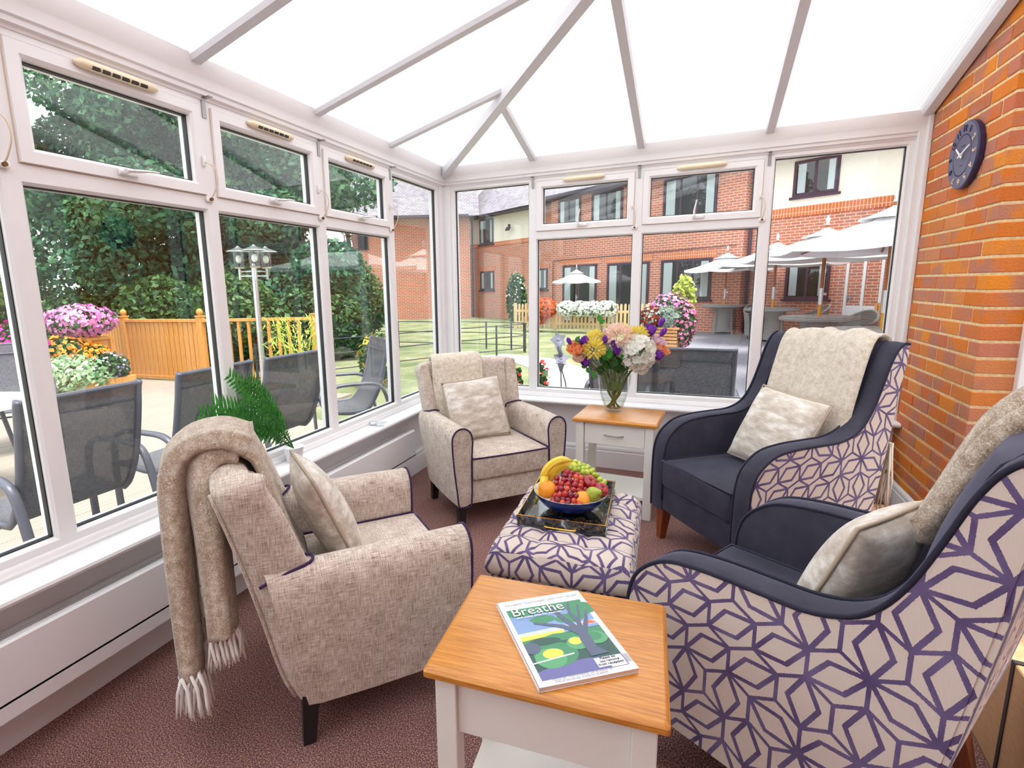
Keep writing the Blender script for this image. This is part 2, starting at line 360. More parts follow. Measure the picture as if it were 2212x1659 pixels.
def rafter(p0, p1, wd, hg, nm, drop=.0):
    p0, p1 = np.array(p0), np.array(p1); t = (p1-p0)/np.linalg.norm(p1-p0); s = np.cross(t, (0, 0, 1)); s /= np.linalg.norm(s); u = np.cross(s, t)
    pr = [(-wd/2, .012), (-wd/2, -hg*.45), (-wd*.36, -hg), (wd*.36, -hg), (wd/2, -hg*.45), (wd/2, .012)]
    MB().loft([[p+s*a+u*b for a, b in pr] for p in (p0, p1)]).build(nm, 'rafter', ceil)
for y in LY[:-1]:
    xe = min(-y, X1); rafter((.035, y, zl(.035)), (xe, y, zl(xe)), .062, .032, 'rafter')
for x in BX[:-1]: rafter((x, -.035, zl(.035)), (x, -x, zl(x)), .062, .032, 'rafter')
rafter((3.085, -.035, zl(.035)), (3.085, -3.085, zl(3.085)), .064, .036, 'wall_rafter')
rafter((.02, -.02, zl(.02)), (X1, -X1, zl(X1)), .085, .075, 'hip_rafter')

# ================================================================== fabrics and woods
def linen(name, lo, mid, hi):
    k = NT(name); a = k.noise(k.uv((330, 26, 1)), 1., 3, .6); b = k.noise(k.uv((26, 330, 1)), 1., 3, .6); g = k.noise(k.uv(), 14, 2)
    f = k.math('ADD', k.math('MULTIPLY', k.math('ADD', a, b), .42), k.math('MULTIPLY', g, .16))
    k.set(k.ramp(f, [(.36, lo), (.5, mid), (.64, hi)]), .9, spec=.15, sheen=.2); k.bump(f, .4, .002); MT[name] = k.m
linen('linen', sr(134, 112, 98), sr(198, 182, 168), sr(236, 228, 220))
def velvet(name, col, hi):
    k = NT(name); a = k.noise(k.uv(), 9, 4, .6); b = k.noise(k.uv(), 300, 2)
    k.set(k.mix(k.math('MULTIPLY', b, .35), k.ramp(a, [(.3, col), (.75, hi)]), hi), .75, spec=.2, sheen=.6); k.put(k.b.inputs['Sheen Roughness'], .35); k.put(k.b.inputs['Sheen Tint'], (*sr(150, 150, 180), 1)); k.bump(b, .15, .001); MT[name] = k.m
velvet('navy', sr(46, 45, 56), sr(66, 65, 78)); velvet('plum_piping', sr(52, 32, 66), sr(66, 44, 82)); velvet('navy_piping', sr(34, 33, 48), sr(46, 45, 62))
def hexfabric(name, S=.112, lw=.0044):
    k = NT(name); nz = k.noise(k.uv(), 900, 2); uv = k.uv(); jit = k.vm('SCALE', k.vm('SUBTRACT', k.noise(k.uv(), 500, 1, out=1), (.5, .5, .5)), .003)
    p = k.vm('SCALE', k.vm('ADD', uv, jit), 1/S); q3 = math.sqrt(3)
    p = k.vm('ADD', k.vm('MULTIPLY', p, (1, 1, 0)), (40, 40*q3, 0)); s = (1, q3, 1)
    a = k.vm('SUBTRACT', k.vm('MODULO', p, s), (.5, q3/2, 0)); b = k.vm('SUBTRACT', k.vm('MODULO', k.vm('ADD', p, (.5, q3/2, 0)), s), (.5, q3/2, 0))
    la = k.vm('DOT_PRODUCT', a, a, 1); lb = k.vm('DOT_PRODUCT', b, b, 1); sel = k.math('LESS_THAN', la, lb)
    mv = k.n('ShaderNodeMix', data_type='VECTOR'); k.put(mv.inputs[0], sel); k.put(mv.inputs[4], b); k.put(mv.inputs[5], a); g = mv.outputs[1]
    idv = k.vm('SUBTRACT', p, g); si = k.n('ShaderNodeSeparateXYZ'); k.t.links.new(idv, si.inputs[0])
    r = k.math('ROUND', k.math('MULTIPLY', si.outputs[1], 2/q3)); qq = k.math('ROUND', k.math('SUBTRACT', si.outputs[0], k.math('MULTIPLY', r, .5)))
    cx_ = k.n('ShaderNodeCombineXYZ'); k.put(cx_.inputs[0], qq); k.put(cx_.inputs[1], r); wn_ = k.n('ShaderNodeTexWhiteNoise', noise_dimensions='2D'); k.t.links.new(cx_.outputs[0], wn_.inputs['Vector']); kk = k.math('FLOOR', k.math('MULTIPLY', wn_.outputs['Value'], 2.999))
    ag = k.vm('ABSOLUTE', g); hd = k.math('MAXIMUM', k.vm('DOT_PRODUCT', ag, (.5, q3/2, 0), 1), k.vm('DOT_PRODUCT', ag, (1, 0, 0), 1))
    edge = k.math('SUBTRACT', .5, hd)
    vr = k.n('ShaderNodeVectorRotate', rotation_type='Z_AXIS'); k.t.links.new(g, vr.inputs['Vector']); k.put(vr.inputs['Angle'], k.math('MULTIPLY', kk, R(60)))
    aa = k.vm('ABSOLUTE', vr.outputs[0]); A, B = .285, .577
    rh = k.math('ABSOLUTE', k.math('MULTIPLY', k.math('SUBTRACT', k.vm('DOT_PRODUCT', aa, (1/A, 1/B, 0), 1), 1.), A*B/math.hypot(A, B)))
    d = k.math('MINIMUM', edge, k.math('SUBTRACT', rh, .008)); line = k.math('LESS_THAN', d, lw/S)
    g2 = k.noise(k.uv(), 10, 3); base = k.mix(k.math('MULTIPLY', k.noise(k.uv((500, 40, 1)), 1, 2), .5), sr(214, 200, 190), sr(190, 172, 160))
    pur = k.mix(k.ramp(g2, [(.35, (0, 0, 0)), (.75, (1, 1, 1))]), sr(86, 68, 108), sr(124, 108, 148))
    k.set(k.mix(line, base, k.mix(k.math('MULTIPLY', nz, .3), pur, sr(60, 44, 84))), .85, spec=.15, sheen=.2); k.bump(line, .5, .0015); MT[name] = k.m
hexfabric('hex_fabric')
def wood(name, c0, c1, c2, rough=.3, sc=(1, 14, 1), coat=.3):
    k = NT(name); a = k.noise(k.uv(sc), 5, 6, .65); b = k.noise(k.uv((sc[0]*4, sc[1]*14, 1)), 6, 3)
    f = k.math('ADD', k.math('MULTIPLY', a, .75), k.math('MULTIPLY', b, .25))
    k.set(k.ramp(f, [(.34, c0), (.5, c1), (.66, c2)]), rough, coat=coat); k.put(k.b.inputs['Coat Roughness'], .25); k.bump(b, .08, .001); MT[name] = k.m
wood('oak', sr(156, 92, 24), sr(198, 128, 44), sr(220, 154, 72), .30, (1.6, 34, 1))
wood('leg_brown', sr(92, 42, 18), sr(132, 64, 30), sr(150, 78, 40), .35, (14, 1, 1))
plain('leg_black', (.012, .011, .014), .35); plain('table_white', sr(232, 229, 222), .4, var=.01)
def throwmat(name, lo, mid, hi, sc=260, weave=0):
    k = NT(name); a = k.noise(k.ob(), sc, 3, .7); b = k.noise(k.ob(), 40, 3); sp = k.noise(k.ob(), 170, 1)
    f = k.math('ADD', k.math('MULTIPLY', a, .6), k.math('MULTIPLY', b, .4)); c = k.ramp(f, [(.34, lo), (.5, mid), (.66, hi)])
    if weave:
        w = k.n('ShaderNodeTexChecker'); k.t.links.new(k.ob((1, 1, 1), (0, 0, R(45))), w.inputs[0]); w.inputs['Scale'].default_value = weave; c = k.mix(.25, c, w.outputs[0], 'MULTIPLY')
    c = k.mix(k.ramp(sp, [(.64, (0, 0, 0)), (.70, (.8, .8, .8))]), c, hi)
    k.set(c, .95, spec=.05, sheen=.5); k.bump(f, .9, .008); MT[name] = k.m
throwmat('throw_taupe', sr(140, 112, 88), sr(190, 168, 146), sr(234, 224, 210)); throwmat('throw_cream', sr(188, 168, 140), sr(224, 210, 190), sr(246, 240, 230), 180)
throwmat('throw_weave', sr(186, 164, 136), sr(226, 212, 192), sr(246, 240, 230), 320); plain('fringe', sr(246, 242, 238), .9, sheen=.4); plain('fringe_cream', sr(228, 214, 198), .9)
k = NT('cushion'); a = k.noise(k.ob((1, 3, 3)), 9, 6, .65); b = k.noise(k.ob((40, 400, 400)), 1, 2)
k.set(k.ramp(a, [(.35, sr(180, 166, 150)), (.5, sr(206, 195, 182)), (.62, sr(232, 226, 218))]), k.ramp(a, [(.4, (.6, .6, .6)), (.6, (.3, .3, .3))]), spec=.4, sheen=.3); k.bump(b, .2, .002); MT['cushion'] = k.m
plain('cushion_piping', sr(176, 158, 138), .6)

# ================================================================== upholstery helpers
def rrect(x0, x1, y0, y1, r, z, n=5):
    out = []
    for cx, cy, a0 in ((x1-r, y0+r, -90), (x1-r, y1-r, 0), (x0+r, y1-r, 90), (x0+r, y0+r, 180)):
        for i in range(n+1):
            a = R(a0+90*i/n); out.append((cx+r*math.cos(a), cy+r*math.sin(a), z))
    return out
def pad(m, x0, x1, y0, y1, z0, z1, r=.03, crown=.012, plan=.03, zfn=None):
    rings = []
    for i in range(4):
        a = R(90*i/3); o = r*(1-math.sin(a)); rings.append(rrect(x0+o, x1-o, y0+o, y1-o, max(plan-o, .006), z0+r*(1-math.cos(a))))
    for i in range(4):
        a = R(90*i/3); o = r*(1-math.cos(a)); rings.append(rrect(x0+o, x1-o, y0+o, y1-o, max(plan-o, .006), z1-r*(1-math.sin(a))))
    hx = min(x1-x0, y1-y0)/2
    for t in (.15, .3, .5, .75, .98):
        o = r+(hx-r)*t; rings.append(rrect(x0+o, x1-o, y0+o, y1-o, max((plan)*(1-t), .004), z1+crown*(1-(1-t)**2)))
    if zfn: rings = [[(p[0], p[1], zfn(*p)) for p in g] for g in rings]
    return m.loft(rings)
def taper_leg(m, top, bot, a, b):
    m.loft([[(c[0]+sx*q, c[1]+sy*q, c[2]) for sx, sy in ((-1, -1), (1, -1), (1, 1), (-1, 1))] for c, q in ((bot, b), (top, a))]); return m
def wing_chair(label):
    t = empty('armchair', label=label, cat='armchair', group='beige linen wing chairs')
    A = [(.262, .165), (.258, .40), (.250, .52), (.253, .565), (.272, .600), (.305, .616), (.338, .611), (.362, .590), (.374, .555), (.373, .48), (.364, .36), (.350, .24), (.340, .152), (.30, .148)]
    for s in (-1, 1):
        rings = []
        for i, y in enumerate((-.340, -.336, -.20, 0., .16, None)):
            yy = [(.20+.20*(z-.15)) if y is None else y for x, z in A]; kx = .994 if i == 0 else 1
            bl = 0.0 if y is None else .014*(1-((y+.05)/.3)**2 if abs(y+.05) < .3 else 0)
            rings.append([(s*(.31+(x-.31)*kx+(bl if x > .31 else 0)), q, .38+(z-.38)*kx) for (x, z), q in zip(A, yy)])
        m = MB(); m.loft(rings); arm = m.build('arm', 'linen', t, smooth=50)
        pp = [(s*x, -.342, z) for x, z in A]; MB().tube(smoothpath(pp, 3, True), .0048, 6, closed=True).build('piping', 'plum_piping', arm, smooth=True)
    m = MB(); m.bb(-.262, .262, -.318, .20, .165, .30).build('base', 'linen', t)
    m = MB(); rr = []
    for x in np.linspace(-.262, .262, 9): rr.append([(x, -.318, .16), (x, -.332, .158-.0*x), (x, -.334, .30-.018*(1-(x/.262)**2)), (x, -.318, .31)])
    m.loft(rr).build('front_rail', 'linen', t, smooth=40)
    m = MB(); dip = lambda x, y, z: z-(.012*(1-(x/.25)**2)*max(0, min(1, (.0-y)/.33)) if z < .42 else .004*(1-(x/.25)**2)*max(0, min(1, (-y)/.33)))
    pad(m, -.252, .252, -.352, .17, .298, .436, .018, .014, .02, dip); cu = m.build('seat_cushion', 'linen', t, smooth=60)
    MB().tube([(x, -.350, .432-.003*(1-(x/.25)**2)) for x in np.linspace(-.25, .25, 9)], .005, 6).tube([(.251, y, .434) for y in (-.345, -.1, .15)], .005, 6).tube([(-.251, y, .434) for y in (-.345, -.1, .15)], .005, 6).build('piping', 'plum_piping', cu, smooth=True)
    # winged back
    yo = lambda z: float(np.interp(z, (.15, .22, .3, .45, .6, .75, .92), (.225, .255, .277, .305, .338, .375, .42)))
    hw = lambda z: float(np.interp(z, (.15, .3, .6, .92), (.325, .328, .338, .362)))
    wd = lambda z: float(np.interp(z, (.3, .58, .75, .92), (.17, .175, .160, .135)))
    def half(z, kk=1.):
        H, Y, W = hw(z), yo(z), wd(z)
        out = [(0, Y+.012), (H*.5, Y+.008), (H-.05, Y), (H-.018, Y-.006), (H, Y-.03), (H+.006, Y-.5*W), (H+.004, Y-W+.028), (H-.008, Y-W+.006)]
        inn = [(0, Y-.10), (H*.5, Y-.10), (H-.115, Y-.106), (H-.098, Y-.115), (H-.088, Y-.125), (H-.082, Y-.5*W-.035), (H-.060, Y-W+.012), (H-.030, Y-W+.0)]
        o2, i2 = [], []
        for a, b in zip(out, inn):
            mx, my = (a[0]+b[0])/2, (a[1]+b[1])/2
            o2.append((mx+(a[0]-mx)*kk, my+(a[1]-my)*kk)); i2.append((mx+(b[0]-mx)*kk, my+(b[1]-my)*kk))
        return o2, i2
    def ring(z, zz=None, kk=1.):
        o2, i2 = half(z, kk); zz = z if zz is None else zz
        drop = lambda x: zz-(.016*max(0, (abs(x)-.27)/.09)**1.5 if zz > .8 else 0)
        R_ = [(x, y, drop(x)) for x, y in o2]+[(x, y, drop(x)) for x, y in reversed(i2)]
        L_ = [(-x, y, drop(x)) for x, y in i2[1:]]+[(-x, y, drop(x)) for x, y in reversed(o2[1:])]
        return R_+L_
    rings = [ring(z) for z in (.155, .22, .3, .38, .46, .54, .62, .70, .78, .84, .875)]
    for a in (20, 40, 60, 78, 88): rings.append(ring(.875, .875+.038*math.sin(R(a)), math.cos(R(a))))
    bk = MB(); bk.loft(rings); back = bk.build('backrest', 'linen', t, smooth=60)
    m = MB()
    for s in (-1, 1): MB().tube([(s*(hw(z)-.020), yo(z)+.001, z) for z in np.linspace(.17, .87, 14)], .0055, 6).build('seam', 'linen', back, smooth=True)
    for s in (-1, 1):
        z = .6; H, Y, W = hw(z), yo(z), wd(z); m = MB(); m.tube(smoothpath([(s*(H+.008), Y-.03, .575), (s*(H+.010), Y-.09, .598), (s*(H-.0), Y-W+.0, .617), (s*(H-.04), Y-W-.006, .621), (s*(H-.092), Y-W+.04, .597), (s*(H-.092), Y-.12, .56)], 4), .005, 6); m.build('piping', 'plum_piping', back, smooth=True)
    for sx in (-1, 1):
        taper_leg(MB(), (sx*.308, -.292, .17), (sx*.314, -.300, 0), .026, .019).build('leg', 'leg_black', t)
        taper_leg(MB(), (sx*.300, .190, .17), (sx*.304, .205, 0), .026, .019).build('leg', 'leg_black', t)
    return t
chA = wing_chair('beige linen wing chair seen from behind, beside the front side table'); place(chA, (.797, -2.557, 0), R(137.8))
chB = clone(chA); place(chB, (.735, -.952, 0), R(46.2), 'beige linen wing chair facing the room in the window corner')

NP = [(-.035, .19), (-.037, .30), (-.036, .42), (-.030, .52), (-.008, .588), (.04, .640), (.10, .672), (.20, .688), (.32, .694), (.42, .700), (.50, .728), (.55, .775), (.59, .848), (.625, .942), (.655, 1.03), (.685, 1.088), (.72, 1.118), (.752, 1.116)]
NBk = [(.752, 1.08), (.730, .95), (.704, .75), (.676, .55), (.642, .35), (.60, .19)]
def navy_chair(label):
    t = empty('armchair', label=label, cat='armchair', group='navy velvet armchairs with patterned sides')
    top = [(p[0]-.38, p[1]) for p in smoothpath(NP, 4)]; bk = [(p[0]-.38, p[1]) for p in smoothpath(NBk, 3)]
    outl = top+bk
    for s in (-1, 1):
        side = MB(); x0, x1, xm = .252, .345, .348
        rings = []
        for x, ins in ((x0, .012), (x0+.004, .003), (x0+.02, -.004), (.30, -.006), (.33, -.003), (x1, .004)):
            c = np.mean(np.array(outl), 0); g = []
            for i, (y, z) in enumerate(outl):
                a = np.array(outl[i-1] if i else outl[0]); b = np.array(outl[min(i+1, len(outl)-1)]); tt = b-a; tt = tt/(np.linalg.norm(tt)+1e-9); nn = np.array([tt[1], -tt[0]])
                q = np.array((y, z))+nn*ins; g.append((s*x, q[0], q[1]))
            rings.append(g)
        side.loft(rings); sd = side.build('arm_side', 'navy', t, smooth=50)
        ctr = []
        for i, (y, z) in enumerate(outl):
            a = np.array(outl[i-1] if i else outl[0]); b = np.array(outl[min(i+1, len(outl)-1)]); tt = b-a; tt = tt/(np.linalg.norm(tt)+1e-9); nn = np.array([tt[1], -tt[0]])
            ctr.append(tuple(np.array((y, z))+nn*.006))
        MB().prism(ctr, lambda a, b, d: (s*d, a, b), .340, .350).build('side_panel', 'hex_fabric', t)
        MB().tube([(s*.348, y, z) for y, z in top], .0062, 6).build('piping', 'navy_piping', sd, smooth=True); MB().tube([(s*.256, y+.0, z+.001) for y, z in top[2:]], .005, 6).build('piping', 'navy_piping', sd, smooth=True)
    # seat
    m = MB(); pad(m, -.25, .25, -.428, .16, .335, .475, .018, .012, .02); sc = m.build('seat_cushion', 'navy', t, smooth=60)
    m = MB(); m.tube([(-.248, .15, .472), (-.248, -.424, .472), (.248, -.424, .472), (.248, .15, .472)], .005, 6); m.build('piping', 'navy_piping', sc, smooth=True)
    m = MB(); m.loft([[(x, -.385, .19), (x, -.407-.006*(1-(x/.25)**2), .195), (x, -.410-.006*(1-(x/.25)**2), .33), (x, -.385, .34)] for x in np.linspace(-.252, .252, 9)]); m.bb(-.252, .252, -.385, .22, .2, .335); m.build('front_rail', 'navy', t, smooth=40)
    # back: padded inside, patterned outside
    prof = [(.155, .40), (.165, .55), (.190, .72), (.225, .90), (.262, 1.02), (.285, 1.075)]
    inner = smoothpath(prof, 3); rings = []
    for x in np.linspace(-.252, .252, 11):
        cr = .028*(1-(x/.252)**4)
        rings.append([(x, y-cr, z) for y, z in inner]+[(x, .315, 1.105), (x, .345, 1.110), (x, .372, 1.100), (x, .372, 1.08), (x, .33, .8), (x, .27, .4)])
    m = MB(); m.loft(rings); m.build('backrest', 'navy', t, smooth=50)
    m = MB(); bb = [(p[0], p[1]) for p in bk]; m.loft([[(x, y+.004, z) for y, z in bb]+[(x, y-.012, z) for y, z in reversed(bb)] for x in (-.347, .347)]); m.build('back_panel', 'hex_fabric', t, smooth=40)
    for sx in (-1, 1):
        taper_leg(MB(), (sx*.300, -.360, .20), (sx*.306, -.372, 0), .030, .017).build('leg', 'leg_brown', t)
        taper_leg(MB(), (sx*.300, .190, .20), (sx*.306, .250, 0), .030, .017).build('leg', 'leg_brown', t)
    return t
chC = navy_chair('navy velvet armchair facing the viewer, between the corner table and the brick wall'); place(chC, (2.303, -1.092, 0), R(-52.1))
chD = clone(chC); place(chD, (2.333, -2.476, 0), R(-121.2), 'navy velvet armchair nearest the viewer, its patterned side towards the front side table')

# ------------------------------------------------------------------ throws
def drape(m, path, x0, x1, th, wob=.01, seed=0, nx=12, curl=0.):
    P = [np.array(p) for p in smoothpath(path, 5)]; r = random.Random(seed); ph = [r.uniform(0, 6) for _ in range(4)]
    rings = []; nP = len(P)
    for i, p in enumerate(P):
        a = P[max(i-1, 0)]; b = P[min(i+1, nP-1)]; t = (b-a)/(np.linalg.norm(b-a)+1e-9); n = np.array([-t[1], t[0]])
        u = i/(nP-1); sh = .02*math.sin(3*u+ph[0]); ring = []
        xs = [x0+(x1-x0)*(.5-.5*math.cos(math.pi*k/nx)) for k in range(nx+1)]
        f = lambda k: wob*(math.sin(9*k/nx*1.3+ph[1]+2*u)+.6*math.sin(17*k/nx+ph[2]-3*u))
        for k in range(nx+1):
            e = math.sin(math.pi*min(1, k/nx*1.0))**.35; o = n*(f(k)+.5*th*e); ring.append((xs[k]+sh, p[0]+o[0], p[1]+o[1]))
        for k in range(nx, -1, -1):
            e = math.sin(math.pi*min(1, k/nx*1.0))**.35; o = n*(f(k)-.5*th*e); ring.append((xs[k]+sh, p[0]+o[0], p[1]+o[1]))
        rings.append(ring)
    m.loft(rings); return P, rings
def fringe(m, a, b, L, n, seed=0, out=(0, 0, 0), th=.0035):
    r = random.Random(seed); a, b = np.array(a, float), np.array(b, float)
    for i in range(n):
        p = a+(b-a)*((i+r.random()*.6)/n); l = L*r.uniform(.75, 1.1); dx = [r.uniform(-.018, .018) for _ in range(4)]
        pts = [p, p+np.array((dx[0], dx[1], -l*.35))+np.array(out)*.4, p+np.array((dx[0]+dx[2], dx[1]+dx[3]*.5, -l*.7))+np.array(out)*.8, p+np.array((dx[0]*1.5+dx[2], dx[1]+dx[3], -l))+np.array(out)]
        m.tube(pts, [th, th*1.1, th, th*.5], 5)
tA = empty('throw_blanket', chA.location, chA.rotation_euler[2], 'taupe wool throw with long white fringe, hung over the nearest beige chair', 'throw')
m = MB(); drape(m, [(.150, .50), (.185, .57), (.232, .72), (.270, .86), (.296, .915), (.345, .945), (.395, .938), (.428, .90), (.440, .84)], -.225, .140, .034, .005, 1)
drape(m, [(.300, .958), (.37, .985), (.455, .968), (.502, .90), (.514, .76), (.519, .52), (.521, .265)], -.245, -.02, .072, .006, 2)
drape(m, [(.325, .945), (.38, .952), (.420, .92), (.428, .84), (.424, .66), (.420, .50), (.418, .395)], -.250, -.03, .082, .007, 3)
m.build('blanket', 'throw_taupe', tA, smooth=True)
m = MB()
for q in (.495, .515, .54): fringe(m, (-.235, q, .285), (-.03, q, .275), .165, 34, 4, th=.0048)
for q in (.39, .415, .44): fringe(m, (-.24, q, .405), (-.05, q, .40), .13, 34, 5, th=.0048)
m.build('fringe', 'fringe', tA, smooth=True, kind='stuff')
tB = empty('throw_blanket', chB.location, chB.rotation_euler[2], 'fluffy cream throw over the back of the corner beige chair', 'throw')
m = MB(); drape(m, [(.165, .45), (.185, .52), (.225, .68), (.262, .82), (.285, .895), (.320, .935), (.375, .940), (.420, .905), (.430, .80), (.395, .62)], -.262, .105, .040, .004, 6); m.build('blanket', 'throw_cream', tB, smooth=True)
tC = empty('throw_blanket', chC.location, chC.rotation_euler[2], 'cream woven throw over the back of the navy chair by the brick wall', 'throw')
m = MB(); drape(m, [(.118, .57), (.125, .64), (.150, .74), (.185, .88), (.225, 1.0), (.258, 1.085), (.30, 1.135), (.355, 1.138), (.392, 1.10), (.385, .95), (.372, .75), (.362, .60)], -.215, .170, .030, .006, 7, 16)
drape(m, [(.105, .52), (.118, .60), (.145, .72), (.18, .86), (.222, 1.0), (.262, 1.10), (.305, 1.148), (.36, 1.146), (.400, 1.10), (.392, .9), (.376, .62)], -.02, .262, .026, .008, 8, 12)
m.build('blanket', 'throw_weave', tC, smooth=True)
m = MB(); fringe(m, (.12, .100, .60), (.235, .120, .53), .08, 20, 9); fringe(m, (.05, .362, .66), (.335, .365, .66), .34, 90, 10, (0, .01, 0), .0045); m.build('fringe', 'fringe_cream', tC, smooth=True, kind='stuff')
tD = empty('throw_blanket', chD.location, chD.rotation_euler[2], 'thick folded taupe throw over the back of the nearest navy chair', 'throw')
m = MB(); drape(m, [(.125, .79), (.138, .82), (.178, .91), (.215, 1.01), (.255, 1.085), (.31, 1.135), (.37, 1.135), (.40, 1.10), (.395, .95), (.385, .75)], -.235, .0, .060, .006, 11)
drape(m, [(.085, .80), (.095, .785), (.125, .82), (.160, .91), (.195, 1.01), (.235, 1.10), (.30, 1.165), (.37, 1.165), (.42, 1.11), (.42, .95)], -.215, -.05, .052, .006, 12); m.build('blanket', 'throw_taupe', tD, smooth=True)
# ------------------------------------------------------------------ scatter cushions
def cushion(label, S=.40, T=.15):
    t = empty('cushion', label=label, cat='cushion', group='pale shimmering scatter cushions'); n = 22; m = MB(); vs = []; fs = []
    for sd in (1, -1):
        o = len(vs)
        for j in range(n+1):
            for i in range(n+1):
                a, b = 2*i/n-1, 2*j/n-1; k = 1-.07*(1-abs(b)**3)*abs(a)**3*0; ins = .045
                x = a*S/2*(1-ins*(1-b*b)*a*a); y = b*S/2*(1-ins*(1-a*a)*b*b); h = (max(0, (1-a*a))*max(0, (1-b*b)))**.42
                wr_ = .004*math.sin(9*a+5*b)*(1-h) if h > 0 else 0
                vs.append((x, sd*(T/2*h+wr_*h), y))
        fs += [(o+j*(n+1)+i, o+j*(n+1)+i+1, o+(j+1)*(n+1)+i+1, o+(j+1)*(n+1)+i) for j in range(n) for i in range(n)]
    m.add(vs, fs); bm = m.build('cover', 'cushion', t, smooth=True)
    bq = bmesh.new(); bq.from_mesh(bm.data); bmesh.ops.remove_doubles(bq, verts=bq.verts[:], dist=.0005); bmesh.ops.recalc_face_normals(bq, faces=bq.faces[:]); bq.to_mesh(bm.data); bq.free()
    pts = []
    for a, b in [(q, -1) for q in np.linspace(-1, 1, 12)[:-1]]+[(1, q) for q in np.linspace(-1, 1, 12)[:-1]]+[(-q, 1) for q in np.linspace(-1, 1, 12)[:-1]]+[(-1, -q) for q in np.linspace(-1, 1, 12)[:-1]]:
        ins = .045; pts.append((a*S/2*(1-ins*(1-b*b)*a*a), 0, b*S/2*(1-ins*(1-a*a)*b*b)))
    MB().tube(pts, .0055, 6, closed=True).build('piping', 'cushion_piping', t, smooth=True)
    return t
def set_cushion(o, chair, loc, tilt, yaw=0, roll=0):
    M4 = Matrix.Translation(chair.location)@Matrix.Rotation(chair.rotation_euler[2], 4, 'Z')@Matrix.Translation(loc)@Matrix.Rotation(yaw, 4, 'Z')@Matrix.Rotation(-tilt, 4, 'X')@Matrix.Rotation(roll, 4, 'Y')
    o.matrix_world = M4; o.location = M4.to_translation(); o.rotation_euler = M4.to_euler()
cuA = cushion('pale silvery cushion leaning in the nearest beige chair'); set_cushion(cuA, chA, (-.01, .062, .625), R(22), R(4), R(2))
cuB = clone(cuA); tag(cuB, 'pale silvery cushion standing in the corner beige chair'); set_cushion(cuB, chB, (-.055, .045, .625), R(22), R(-4), R(-4))
cuC = clone(cuA); tag(cuC, 'pale silvery cushion in the navy chair by the brick wall'); set_cushion(cuC, chC, (.045, .0, .675), R(26), R(2), R(4))
cuD = clone(cuA); tag(cuD, 'pale silvery cushion in the nearest navy chair'); set_cushion(cuD, chD, (.03, .03, .67), R(20), R(-6), R(-3))

# ------------------------------------------------------------------ footstool
ot = empty('footstool', (1.515, -2.005, 0), R(3.2), 'tufted footstool in purple and beige geometric fabric with a tray on it', 'footstool')
MB().box((0, 0, .235), (.497, .680, .235), .012).build('base', 'hex_fabric', ot)
m = MB(); nx, ny = 36, 60; vs = []; fs = []
W_, D_ = .262, .352
for j in range(ny+1):
    for i in range(nx+1):
        a, b = 2*i/nx-1, 2*j/ny-1
        bu = (abs(math.sin(math.pi*(a+1)/2*3))**.45)*.5+(abs(math.sin(math.pi*(b+1)/2*5))**.45)*.5
        e = (1-abs(a)**10)*(1-abs(b)**14); x = W_*a*(1-.012*(1-bu)*abs(a)); y = D_*b*(1-.012*(1-bu)*abs(b)); vs.append((x, y, .415+.058*max(0, e)**.30*(.55+.45*bu)))
fs = [(j*(nx+1)+i, j*(nx+1)+i+1, (j+1)*(nx+1)+i+1, (j+1)*(nx+1)+i) for j in range(ny) for i in range(nx)]
m.add(vs, fs)
edge = [(i, 0) for i in range(nx)]+[(nx, j) for j in range(ny)]+[(nx-i, ny) for i in range(nx)]+[(0, ny-j) for j in range(ny)]
er = [vs[j*(nx+1)+i] for i, j in edge]
m.loft([[(p[0]*k, p[1]*k, z) for p in er] for k, z in ((1, .415), (1.012, .40), (1.010, .378), (.99, .362), (.93, .354))], (False, True))
m.build('tufted_pad', 'hex_fabric', ot, smooth=60)
for sx in (-1, 1):
    for sy in (-1, 1): taper_leg(MB(), (sx*.20, sy*.29, .125), (sx*.205, sy*.295, 0), .024, .017).build('leg', 'leg_black', ot)

# ------------------------------------------------------------------ side tables
def side_table(label, drawer_front):
    t = empty('side_table', label=label, cat='side table', group='white side tables with oak tops'); W, D, H = .50, .40, .60
    m = MB(); m.loft([rrect(-W/2+o, W/2-o, -D/2+o, D/2-o, .008, z) for o, z in ((.006, H-.026), (0, H-.022), (0, H-.010), (.006, H-.002), (.010, H))]); m.build('table_top', 'oak', t, smooth=30)
    for sx in (-1, 1):
        for sy in (-1, 1): MB().box((sx*(W/2-.045), sy*(D/2-.042), (H-.026)/2), (.048, .048, H-.026), .0025).build('leg', 'table_white', t)
    xa, ya = W/2-.069, D/2-.03
    MB().bb(-xa, xa, ya-.018, ya, .435, H-.026, .001).build('back_panel', 'table_white', t)
    for s in (-1, 1): MB().bb(s*(W/2-.032), s*(W/2-.05), -D/2+.066, D/2-.066, .435, H-.026, .001).build('side_panel', 'table_white', t)
    dw = MB().bb(-xa+.003, xa-.003, -ya-.001, -ya+.017, .440, H-.030, .0015).build('drawer', 'table_white', t)
    hp = smoothpath([(-.055, -ya, .502), (-.045, -ya-.014, .503), (-.02, -ya-.022, .502), (.02, -ya-.022, .502), (.045, -ya-.014, .503), (.055, -ya, .502)], 3)
    MB().tube(hp, .005, 8, flat=.7).build('handle', 'steel', dw, smooth=True)
    MB().bb(-W/2+.03, W/2-.03, -D/2+.03, D/2-.03, .115, .135, .002).build('shelf', 'table_white', t)
    return t
t2 = side_table('white side table with oak top and drawer, holding the flower vase', True); place(t2, (1.532, -.700, 0), R(-3.5))
t1 = clone(t2); place(t1, (1.673, -2.932, 0), R(4.2+180), 'white side table with oak top in front, holding the magazine')

